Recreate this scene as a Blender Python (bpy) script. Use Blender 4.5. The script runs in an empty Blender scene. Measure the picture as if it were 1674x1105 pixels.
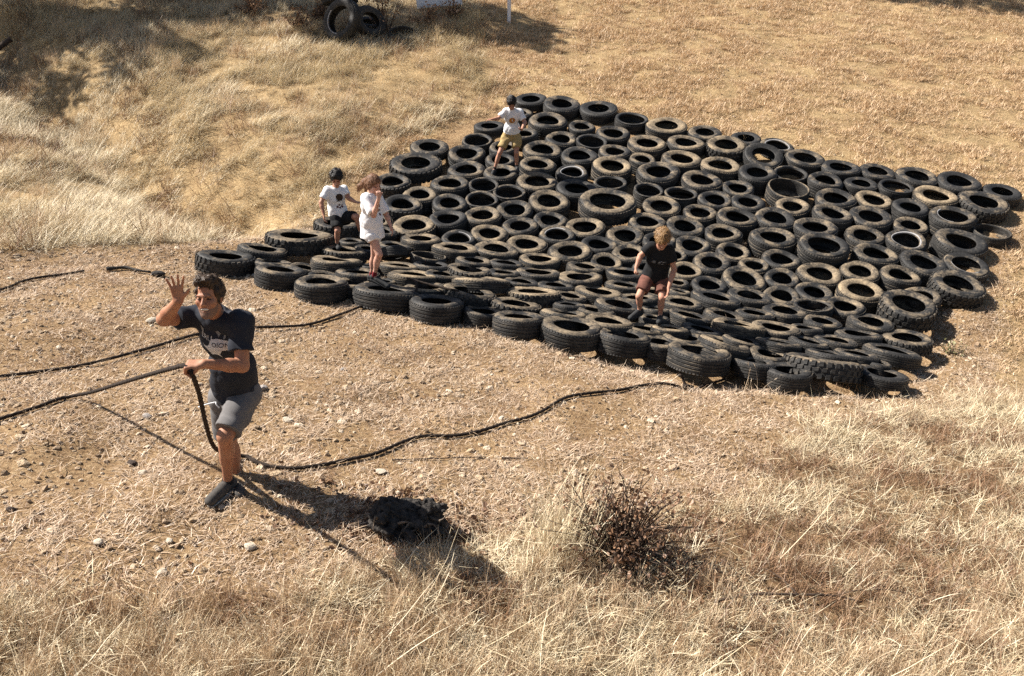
import bpy, bmesh, math, random
import numpy as np
from mathutils import Vector, Matrix, Quaternion

# ------------------------------------------------------------------ camera, sky, sun, exposure
SC = bpy.context.scene
C = SC.collection
R_ = math.radians
CAM_Z = 3.057
cam_d = bpy.data.cameras.new("camera"); cam = bpy.data.objects.new("camera", cam_d); C.objects.link(cam)
cam.location = (0, 0, CAM_Z); cam.rotation_euler = (R_(70), 0, 0)
cam_d.sensor_width = 36; cam_d.lens = 29.03; cam_d.clip_start = 0.05; cam_d.clip_end = 600
SC.camera = cam
SUN_EL = R_(46); SUN_AZ = R_(-77)          # azimuth from +Y towards +X: the sun stands to the left, a little beyond
SUN_DIR = Vector((math.sin(SUN_AZ)*math.cos(SUN_EL), math.cos(SUN_AZ)*math.cos(SUN_EL), math.sin(SUN_EL)))
W = bpy.data.worlds.new("World"); SC.world = W; W.use_nodes = True
wn = W.node_tree.nodes; wl = W.node_tree.links
sky = wn.new("ShaderNodeTexSky"); sky.sky_type = 'NISHITA'; sky.sun_disc = False
sky.sun_elevation = SUN_EL; sky.sun_rotation = SUN_AZ
sky.air_density = 1.0; sky.dust_density = 1.5
wl.new(sky.outputs[0], wn["Background"].inputs[0]); wn["Background"].inputs[1].default_value = 0.042
sun_d = bpy.data.lights.new("sun", 'SUN'); sun_d.energy = 4.6; sun_d.angle = R_(0.53); sun_d.color = (1.0, 0.95, 0.875)
sun = bpy.data.objects.new("sun", sun_d); C.objects.link(sun)
sun.rotation_euler = SUN_DIR.to_track_quat('Z', 'Y').to_euler(); sun.location = (-20, 10, 30)
SC.view_settings.view_transform = 'Standard'; SC.view_settings.look = 'None'
SC.view_settings.gamma = 1.0; SC.view_settings.exposure = 1.32; SC.view_settings.use_curve_mapping = False
SC.render.engine = 'CYCLES'
SC.cycles.max_bounces = 4; SC.cycles.diffuse_bounces = 2; SC.cycles.glossy_bounces = 2; SC.cycles.transparent_max_bounces = 4
SC.cycles.use_denoising = False

# ------------------------------------------------------------------ helpers
def tag(o, label=None, cat=None, group=None, kind=None):
    if label: o["label"] = label
    if cat: o["category"] = cat
    if group: o["group"] = group
    if kind: o["kind"] = kind
    return o

def mesh_obj(name, verts, faces, mat=None, parent=None, smooth=True, link=True):
    me = bpy.data.meshes.new(name)
    verts = np.asarray(verts, np.float32); nv = len(verts)
    if isinstance(faces, np.ndarray):
        k = faces.shape[1]; nf = len(faces)
        me.vertices.add(nv); me.vertices.foreach_set("co", verts.ravel())
        me.loops.add(nf*k); me.loops.foreach_set("vertex_index", faces.astype(np.int32).ravel())
        me.polygons.add(nf); me.polygons.foreach_set("loop_start", np.arange(0, nf*k, k, dtype=np.int32))
    else:
        me.from_pydata(verts.tolist(), [], faces)
    me.update(calc_edges=True); me.validate()
    me.polygons.foreach_set("use_smooth", np.full(len(me.polygons), smooth))
    if mat: me.materials.append(mat)
    o = bpy.data.objects.new(name, me)
    if link: C.objects.link(o)
    if parent: o.parent = parent
    return o

def empty(name, loc=(0, 0, 0)):
    o = bpy.data.objects.new(name, None); C.objects.link(o); o.location = loc; o.empty_display_size = .1
    return o

def lattice(seed, n=64):
    return np.random.default_rng(seed).random((n, n)).astype(np.float64)
_LAT = {}
def vnoise(x, y, s, seed=0):
    """smooth value noise, 0..1; s = feature size in metres"""
    L = _LAT.setdefault(seed, lattice(seed + 101)); n = L.shape[0]
    u = np.asarray(x)/s + 17.3; v = np.asarray(y)/s + 9.1
    i = np.floor(u).astype(int); j = np.floor(v).astype(int); fu = u - i; fv = v - j
    fu = fu*fu*(3-2*fu); fv = fv*fv*(3-2*fv)
    a = L[i % n, j % n]; b = L[(i+1) % n, j % n]; c = L[i % n, (j+1) % n]; d = L[(i+1) % n, (j+1) % n]
    return (a*(1-fu)+b*fu)*(1-fv)+(c*(1-fu)+d*fu)*fv
def fbm(x, y, s, seed=0, o=3):
    t = 0; w = 0
    for k in range(o):
        t = t + vnoise(x, y, s/2**k, seed+k)*.5**k; w += .5**k
    return t/w
def sstep(a, b, x):
    t = np.clip((np.asarray(x, float)-a)/(b-a), 0, 1); return t*t*(3-2*t)

# ------------------------------------------------------------------ the lie of the land
FG_X = [-9, -3.25, -2.71, -1.98, -1.2, -.52, .25, .88, 1.35, 2.08, 2.89, 4.24, 5.71, 6.76, 12]
FG_Y = [3.2, 3.54, 3.66, 3.83, 4.07, 4.37, 4.57, 4.79, 5.3, 6.2, 7.0, 7.75, 8.3, 8.55, 9.5]
LH = np.array([(-40, 8.0), (-6.48, 8.61), (-5.83, 9.17), (-3.99, 10.39), (-3.0, 11.86), (-2.71, 13.27), (-2.12, 14.79), (-.88, 15.91), (-.09, 17.62), (-.53, 20.6), (-.76, 23.5), (-.8, 60), (-40, 60)])
MAT = np.array([(-3.6, 9.55), (1.7, 6.9), (4.1, 7.35), (5.3, 8.4), (6.5, 10.6), (8.4, 13.4), (4.2, 14.6), (.3, 17.1), (-.7, 16.0), (-2.0, 14.2), (-3.0, 12.4)])
def inside(poly, x, y):
    x = np.asarray(x); y = np.asarray(y); r = np.zeros(x.shape, bool); n = len(poly)
    for i in range(n):
        (x1, y1), (x2, y2) = poly[i], poly[(i+1) % n]
        c = ((y1 > y) != (y2 > y)) & (x < (x2-x1)*(y-y1)/((y2-y1) or 1e-9)+x1); r ^= c
    return r
def polydist(poly, x, y):
    x = np.asarray(x, float); y = np.asarray(y, float); best = np.full(x.shape, 1e9); n = len(poly)
    for i in range(n):
        a = np.array(poly[i], float); b = np.array(poly[(i+1) % n], float); ab = b-a
        t = np.clip(((x-a[0])*ab[0]+(y-a[1])*ab[1])/(ab@ab), 0, 1)
        best = np.minimum(best, np.hypot(x-a[0]-t*ab[0], y-a[1]-t*ab[1]))
    return np.where(inside(poly, x, y), -best, best)
def base_z(x, y):
    g1 = -0.1192*x+0.0035*y; g2 = -3.397-0.0258*x+0.3132*y
    a = (g1+g2)/2; b = (g1-g2)/2
    return a+np.sqrt(b*b+.12**2)
def ground_z(x, y):
    x = np.asarray(x, float); y = np.asarray(y, float)
    far = sstep(40, 70, np.hypot(x, y))
    yy = np.where(y > 30, 30+(y-30)*.55, y)
    xx = np.clip(x, -22, 24)
    z = base_z(xx, yy)
    dm = polydist(MAT, x, y); free = sstep(-.1, .7, dm)
    z = z+free*((fbm(x, y, 1.7, 3)-.5)*.16+(vnoise(x, y, .45, 8)-.5)*.05)+(1-free)*(vnoise(x, y, .3, 9)-.5)*.02-.11*sstep(-.35, -.7, dm)
    lh = sstep(.3, -1.5, polydist(LH, x, y))
    z = z+lh*((fbm(x, y, 2.4, 21)-.5)*.34+(vnoise(x, y, .7, 25)-.5)*.12+.05)
    # gully behind the left bank
    t = (x+9.6)*.72+(y-17.0)*-.69; z = z-lh*.75*np.exp(-((x*.69+y*.72-5.9)/.9)**2)*sstep(-9, -7.4, -x-0.)*1.0
    return z

# ------------------------------------------------------------------ material helpers
def newmat(name):
    m = bpy.data.materials.new(name); m.use_nodes = True; nt = m.node_tree
    return m, nt.nodes, nt.links, nt.nodes["Principled BSDF"]
def ramp(nodes, stops, interp='LINEAR'):
    r = nodes.new("ShaderNodeValToRGB"); r.color_ramp.interpolation = interp; e = r.color_ramp.elements
    while len(e) < len(stops): e.new(0.5)
    for i, (p, c) in enumerate(stops): e[i].position = p; e[i].color = (*c, 1)
    return r
def noise(nodes, links, scale, detail=4, coord='Object', rough=.55, dist=0):
    t = nodes.new("ShaderNodeTexCoord"); n = nodes.new("ShaderNodeTexNoise")
    n.inputs["Scale"].default_value = scale; n.inputs["Detail"].default_value = detail
    n.inputs["Roughness"].default_value = rough; n.inputs["Distortion"].default_value = dist
    links.new(t.outputs[coord], n.inputs["Vector"]); return n
def mixc(nodes, links, fac, a, b, mode='MIX'):
    m = nodes.new("ShaderNodeMix"); m.data_type = 'RGBA'; m.blend_type = mode
    for s, v in ((0, fac), (6, a), (7, b)):
        if hasattr(v, "is_linked") or hasattr(v, "links"): links.new(v, m.inputs[s])
        else: m.inputs[s].default_value = v if s == 0 else (*v, 1)
    return m.outputs[2]
def math_(nodes, links, op, a, b=None, c=None, clamp=False):
    m = nodes.new("ShaderNodeMath"); m.operation = op; m.use_clamp = clamp
    for i, v in enumerate((a, b, c)):
        if v is None: continue
        if hasattr(v, "links"): links.new(v, m.inputs[i])
        else: m.inputs[i].default_value = v
    return m.outputs[0]
def bump(nodes, links, height, strength, dist, bsdf):
    b = nodes.new("ShaderNodeBump"); b.inputs["Strength"].default_value = strength; b.inputs["Distance"].default_value = dist
    links.new(height, b.inputs["Height"]); links.new(b.outputs[0], bsdf.inputs["Normal"]); return b
def plain(name, col, rough=.8, var=.25, scale=8, bumps=(0, 0)):
    m, n, l, b = newmat(name)
    t = noise(n, l, scale, 5)
    r = ramp(n, [(.25, tuple(c*(1-var) for c in col)), (.75, tuple(min(1, c*(1+var)) for c in col))])
    l.new(t.outputs[0], r.inputs[0]); l.new(r.outputs[0], b.inputs["Base Color"])
    b.inputs["Roughness"].default_value = rough; b.inputs["Specular IOR Level"].default_value = .25
    if bumps[0]:
        t2 = noise(n, l, bumps[0], 4); bump(n, l, t2.outputs[0], .6, bumps[1], b)
    return m

# ------------------------------------------------------------------ ground
def ground_material():
    m, n, l, b = newmat("dry_ground")
    at = n.new("ShaderNodeAttribute"); at.attribute_name = "zone"       # r: dirt by the tyres, g: laid straw, b: mown
    sep = n.new("ShaderNodeSeparateColor"); l.new(at.outputs["Color"], sep.inputs[0])
    n1 = noise(n, l, 2.2, 6); n2 = noise(n, l, 28, 6, rough=.7); n3 = noise(n, l, 90, 3); n4 = noise(n, l, .55, 3)
    straw = ramp(n, [(.28, (.13, .08, .045)), (.5, (.25, .165, .09)), (.72, (.40, .30, .18))]); l.new(n2.outputs[0], straw.inputs[0])
    dirt = ramp(n, [(.25, (.12, .07, .036)), (.48, (.30, .197, .108)), (.75, (.49, .37, .225))]); l.new(n2.outputs[0], dirt.inputs[0])
    mown = ramp(n, [(.25, (.21, .135, .07)), (.5, (.38, .27, .145)), (.75, (.52, .40, .235))]); l.new(n2.outputs[0], mown.inputs[0])
    c = mixc(n, l, sep.outputs[0], straw.outputs[0], dirt.outputs[0]); c = mixc(n, l, math_(n, l, 'MAXIMUM', sep.outputs[2], sep.outputs[1]), c, mown.outputs[0])
    patch = ramp(n, [(.35, (.78, .74, .7)), (.6, (1.06, 1.04, 1.0))]); l.new(n1.outputs[0], patch.inputs[0])
    c = mixc(n, l, 1.0, c, patch.outputs[0], 'MULTIPLY')
    sp = ramp(n, [(.30, (.45, .42, .38)), (.42, (1, 1, 1))]); l.new(n3.outputs[0], sp.inputs[0])
    c = mixc(n, l, .7, c, sp.outputs[0], 'MULTIPLY')
    l.new(c, b.inputs["Base Color"]); b.inputs["Roughness"].default_value = .95; b.inputs["Specular IOR Level"].default_value = .1
    h = math_(n, l, 'ADD', n2.outputs[0], math_(n, l, 'MULTIPLY', n3.outputs[0], .35))
    bump(n, l, h, .9, .035, b)
    return m
def axis(lo, hi, step, far, grow=1.16):
    a = list(np.arange(lo, hi+1e-6, step)); s = step
    while a[-1] < far: s *= grow; a.append(a[-1]+s)
    s = step; p = []; q = lo
    while q > -far: s *= grow; q -= s; p.append(q)
    return np.array(p[::-1]+a)
gx = axis(-13, 14, .085, 220); gy = axis(2.2, 25, .085, 260)
X, Y = np.meshgrid(gx, gy); Z = ground_z(X, Y)
nxv, nyv = len(gx), len(gy)
idx = np.arange(nxv*nyv).reshape(nyv, nxv)
quads = np.stack([idx[:-1, :-1], idx[:-1, 1:], idx[1:, 1:], idx[1:, :-1]], -1).reshape(-1, 4)
def zones(x, y):
    fgd = np.interp(x, FG_X, FG_Y)-y+(fbm(x, y, .8, 31)-.5)*.9      # >0 in the foreground grass
    fg = sstep(-.15, .35, fgd)
    dl = polydist(LH, x, y)+(fbm(x, y, 1.1, 35)-.5)*.8
    left = sstep(.15, -.4, dl)
    dm = polydist(MAT, x, y)
    behind = sstep(.4, 2.2, (y-(9.9-.52*x)))*(1-left)                 # the slope past the tyres
    mown = np.clip(behind*(dm > 0), 0, 1)
    dirt = np.clip(1-fg-left-mown, 0, 1)
    dirt = np.maximum(dirt, sstep(.25, -.05, dm))
    return dict(fg=fg, left=left, mown=mown, dirt=dirt, mat=dm)
zz = zones(X.ravel(), Y.ravel())
g = mesh_obj("ground", np.stack([X, Y, Z], -1).reshape(-1, 3), quads, ground_material())
col = np.stack([zz["dirt"], zz["left"], zz["mown"], np.ones_like(zz["fg"])], -1).astype(np.float32)
ca = g.data.color_attributes.new("zone", 'FLOAT_COLOR', 'POINT'); ca.data.foreach_set("color", col.ravel())
tag(g, kind="structure", label="dry straw covered hillside with bare stony earth below the tyres")

# ------------------------------------------------------------------ tyres
def tyre_material(name, cutdust=1.0):
    m, n, l, b = newmat(name)
    du = n.new("ShaderNodeAttribute"); du.attribute_type = 'OBJECT'; du.attribute_name = "dust"
    oi = n.new("ShaderNodeObjectInfo")
    tc = n.new("ShaderNodeTexCoord"); mp = n.new("ShaderNodeVectorMath"); mp.operation = 'ADD'
    cm = n.new("ShaderNodeVectorMath"); cm.operation = 'SCALE'; cm.inputs[0].default_value = (37, 91, 53); l.new(oi.outputs["Random"], cm.inputs["Scale"])
    l.new(tc.outputs["Object"], mp.inputs[0]); l.new(cm.outputs[0], mp.inputs[1])
    def nz(scale, det, rough=.6):
        t = n.new("ShaderNodeTexNoise"); t.inputs["Scale"].default_value = scale; t.inputs["Detail"].default_value = det; t.inputs["Roughness"].default_value = rough
        l.new(mp.outputs[0], t.inputs["Vector"]); return t
    a = nz(2.6, 6, .65); f = nz(22, 5); v = nz(1.3, 2)
    rub = ramp(n, [(.3, (.011, .0105, .010)), (.7, (.032, .0305, .029))]); l.new(f.outputs[0], rub.inputs[0])
    grey = ramp(n, [(.35, (.03, .028, .026)), (.7, (.085, .079, .072))]); l.new(f.outputs[0], grey.inputs[0])
    gfac = ramp(n, [(.4, (0, 0, 0)), (.62, (.8, .8, .8))]); l.new(a.outputs[0], gfac.inputs[0])
    c = mixc(n, l, gfac.outputs[0], rub.outputs[0], grey.outputs[0])
    geo = n.new("ShaderNodeNewGeometry"); sx = n.new("ShaderNodeSeparateXYZ"); l.new(geo.outputs["Normal"], sx.inputs[0])
    up = n.new("ShaderNodeMapRange"); up.inputs[1].default_value = .05; up.inputs[2].default_value = .75; l.new(sx.outputs[2], up.inputs[0])
    th = math_(n, l, 'ADD', math_(n, l, 'MULTIPLY', a.outputs[0], 2.3), math_(n, l, 'MULTIPLY', f.outputs[0], .5))
    th = math_(n, l, 'ADD', th, math_(n, l, 'MULTIPLY', du.outputs["Fac"], .95))
    th = math_(n, l, 'SUBTRACT', th, math_(n, l, 'MULTIPLY', math_(n, l, 'SUBTRACT', 1.0, up.outputs[0]), .42))
    df = n.new("ShaderNodeMapRange"); df.inputs[1].default_value = 1.72; df.inputs[2].default_value = 2.5; df.inputs[4].default_value = .93*cutdust; l.new(th, df.inputs[0])
    dc = ramp(n, [(.3, (.20, .145, .09)), (.7, (.42, .32, .20))]); l.new(f.outputs[0], dc.inputs[0])
    c = mixc(n, l, df.outputs[0], c, dc.outputs[0])
    l.new(c, b.inputs["Base Color"])
    rr = n.new("ShaderNodeMapRange"); rr.inputs[3].default_value = .6; rr.inputs[4].default_value = .9; l.new(df.outputs[0], rr.inputs[0]); l.new(rr.outputs[0], b.inputs["Roughness"])
    b.inputs["Specular IOR Level"].default_value = .2
    bump(n, l, f.outputs[0], .5, .012, b)
    return m
M_RUB = tyre_material("weathered_rubber"); M_TREAD = tyre_material("tread_rubber", .75)
M_WHITE = plain("worn_whitewall", (.28, .27, .265), .5, .4, 9)

def tyre_meshes(kind, var):
    """unit tyre: outer diameter 1, height 1 (scaled on the object). Returns carcass, tread, band meshes."""
    rng = np.random.default_rng(hash((kind, var)) % 1000 if False else var*17+{"": 1, "k": 2, "thin": 3, "w": 4, "w2": 5, "cut": 6, "huge": 7, "bigk": 8, "thick": 9}[kind])
    bead = {"thin": .385, "cut": .40, "w": .30, "w2": .295, "huge": .305, "bigk": .29, "thick": .30}.get(kind, .272)+rng.uniform(-.012, .012)
    N = 64
    ang = np.linspace(0, 2*np.pi, N, endpoint=False)
    knob = kind in ("k", "bigk")
    ro = .488 if knob else .494
    mid = (bead+ro)/2
    # closed section: tread shoulder -> upper sidewall -> bead -> inner liner -> lower bead -> lower sidewall
    top = [(ro-.012, .86), (ro-.04, .94), (mid+.045, .99), (mid, 1.0), (mid-.035, .975), (bead+.022, .93), (bead+.006, .905), (bead, .875), (bead+.004, .845)]
    inner = [(bead+.03, .85), (mid+.02, .86), (ro-.045, .78), (ro-.03, .6), (ro-.03, .4), (ro-.045, .22), (mid+.02, .14), (bead+.03, .15)]
    bot = [(bead+.004, .155), (bead, .12), (bead+.02, .07), (mid, 0.0), (ro-.04, .06), (ro-.012, .14)]
    sec = top+inner+bot
    e2, p2 = rng.uniform(.004, .03), rng.uniform(0, 6.28); e3, p3 = rng.uniform(0, .01), rng.uniform(0, 6.28)
    s1, q1 = rng.uniform(.01, .10), rng.uniform(0, 6.28)
    def ring(prof, seg_ang, extra=None):
        V = []
        for (r, z) in prof:
            rr = r*(1+e2*np.cos(2*seg_ang+p2)*2+e3*np.cos(3*seg_ang+p3)*2)
            zt = z-z*s1*(.5+.5*np.cos(2*seg_ang+q1))*1.0
            V.append(np.stack([rr*np.cos(seg_ang), rr*np.sin(seg_ang), zt], -1))
        return np.array(V)
    def lathe(prof, seg_ang, closed_sec, closed_ring=True):
        V = ring(prof, seg_ang); m, k = V.shape[:2]; F = []
        for i in range(m if closed_sec else m-1):
            for j in range(k if closed_ring else k-1):
                a, b2 = i, (i+1) % m; c2 = (j+1) % k
                F.append((a*k+j, b2*k+j, b2*k+c2, a*k+c2))
        return V.reshape(-1, 3), F
    if kind == "cut":
        ang = np.linspace(.35, 2*np.pi-.02, N)
        # upper sidewall missing on part of the ring: a slashed carcass
        sec2 = [(ro-.012, .86), (ro-.02, .95), (ro-.04, .98), (ro-.052, .95), (ro-.05, .8), (ro-.04, .5), (ro-.045, .22), (mid+.02, .10), (bead-.08, .09), (bead-.08, .05), (mid, .0), (ro-.04, .03), (ro-.012, .14)]
        ang = np.linspace(0, 2*np.pi, N, endpoint=False)
        cv, cf = lathe(sec2, ang, True)
    else:
        cv, cf = lathe(sec, ang, True)
    # tread band with ribs (grooves cut in) or lugs
    parts = {}
    if knob:
        nl = 26 if kind == "bigk" else 30
        tv, tf = lathe([(ro-.014, .855), (ro-.004, .80), (ro-.003, .5), (ro-.004, .2), (ro-.014, .145), (ro-.03, .3), (ro-.03, .7)], ang, True)
        tv = list(map(tuple, tv)); tf = list(tf)
        for k in range(nl):
            for row, (z0, z1, sh) in enumerate(((.66, .93, 0), (.40, .62, .5), (.07, .34, 0))):
                a0 = 2*np.pi*(k+sh)/nl; wdt = 2*np.pi/nl*.60
                b0 = len(tv)
                for (aa, zz2, rr) in ((a0, z0, ro-.012), (a0+wdt, z0+.02, ro-.012), (a0+wdt*1.1, z1, ro-.02 if z1 > .9 else ro-.012), (a0+.1*wdt, z1-.02, ro-.02 if z1 > .9 else ro-.012),
                                      (a0+.08*wdt, z0+.012, .502), (a0+wdt*.94, z0+.03, .502), (a0+wdt, z1-.02, .492 if z1 > .9 else .502), (a0+.15*wdt, z1-.03, .492 if z1 > .9 else .502)):
                    f_ = rr*(1+e2*np.cos(2*aa+p2)*2+e3*np.cos(3*aa+p3)*2)
                    tv.append((f_*math.cos(aa), f_*math.sin(aa), zz2-zz2*s1*(.5+.5*math.cos(2*aa+q1))))
                tf += [(b0+4, b0+5, b0+6, b0+7), (b0, b0+1, b0+5, b0+4), (b0+1, b0+2, b0+6, b0+5), (b0+2, b0+3, b0+7, b0+6), (b0+3, b0, b0+4, b0+7)]
    else:
        prof = [(ro-.014, .858), (ro+.001, .80)]
        for zc in (.66, .5, .34):
            prof += [(.5, zc+.035), (.488, zc+.022), (.488, zc-.022), (.5, zc-.035)]
        prof += [(ro+.001, .2), (ro-.014, .142), (ro-.03, .3), (ro-.03, .7)]
        tv, tf = lathe(prof, ang, True)
        tv = [tuple(p) for p in tv]; tf = list(tf)
        for k in range(54):      # shoulder blocks
            a0 = 2*np.pi*k/54; wdt = 2*np.pi/54*.62
            for z0, z1 in ((.80, .885), (.115, .2)):
                b0 = len(tv)
                for (aa, zz2, rr) in ((a0, z0, ro-.012), (a0+wdt, z0, ro-.012), (a0+wdt, z1, ro-.022), (a0, z1, ro-.022), (a0, z0, .5), (a0+wdt, z0, .5), (a0+wdt, z1, .489), (a0, z1, .489)):
                    f_ = rr*(1+e2*np.cos(2*aa+p2)*2+e3*np.cos(3*aa+p3)*2)
                    tv.append((f_*math.cos(aa), f_*math.sin(aa), zz2-zz2*s1*(.5+.5*math.cos(2*aa+q1))))
                tf += [(b0+4, b0+5, b0+6, b0+7), (b0, b0+1, b0+5, b0+4), (b0+1, b0+2, b0+6, b0+5), (b0+2, b0+3, b0+7, b0+6), (b0+3, b0, b0+4, b0+7)]
    res = []
    o = mesh_obj("tyre_carcass_"+(kind or "plain"), cv, cf, M_RUB, link=False); res.append(o.data); bpy.data.objects.remove(o)
    o = mesh_obj("tyre_tread_"+(kind or "plain"), tv, tf, M_TREAD, link=False, smooth=False); res.append(o.data); bpy.data.objects.remove(o)
    if kind in ("w", "w2"):
        wd = .028 if kind == "w" else .018
        bv, bf = lathe([(bead+.020, .934), (bead+.020+wd, .965), (bead+.018+wd, .945), (bead+.024, .92)], ang if kind == "w" else np.linspace(-.2, 2.0, 32), True, kind == "w")
        o = mesh_obj("tyre_band", bv, bf, M_WHITE, link=False); res.append(o.data); bpy.data.objects.remove(o)
    else: res.append(None)
    return res
_TM = {}
def add_tyre(loc, nrm, D, h, dust, kind, label, group, var, yaw, name="tyre"):
    key = (kind, var)
    if key not in _TM: _TM[key] = tyre_meshes(kind, var)
    ca_, tr, bd = _TM[key]
    o = empty(name)
    c_ = bpy.data.objects.new("carcass", ca_); C.objects.link(c_); c_.parent = o; c_["dust"] = float(dust)
    nz_ = Vector(nrm).normalized()
    q = Vector((0, 0, 1)).rotation_difference(nz_) @ Quaternion((0, 0, 1), yaw)
    o.rotation_mode = 'QUATERNION'; o.rotation_quaternion = q; o.location = loc; o.scale = (D, D, h)
    tag(o, label, "tyre", group)
    t = bpy.data.objects.new("tread", tr); C.objects.link(t); t.parent = o; t["dust"] = float(dust)*.8
    if bd:
        w = bpy.data.objects.new("whitewall_band", bd); C.objects.link(w); w.parent = o
        w["label"] = "pale band round the inner edge of the sidewall"
    return o
ORD = "first second third fourth fifth sixth seventh eighth ninth tenth eleventh twelfth thirteenth fourteenth fifteenth sixteenth seventeenth eighteenth nineteenth twentieth twenty-first twenty-second twenty-third twenty-fourth twenty-fifth".split()
ROWS = ["back row", "second row from back", "third row from back", "fourth row from back", "fifth row from back", "sixth row from back", "seventh row from back",
        "eighth row from back", "seventh row from front", "sixth row from front", "fifth row from front", "fourth row from front", "third row from front", "second row from front", "front row"]
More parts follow.
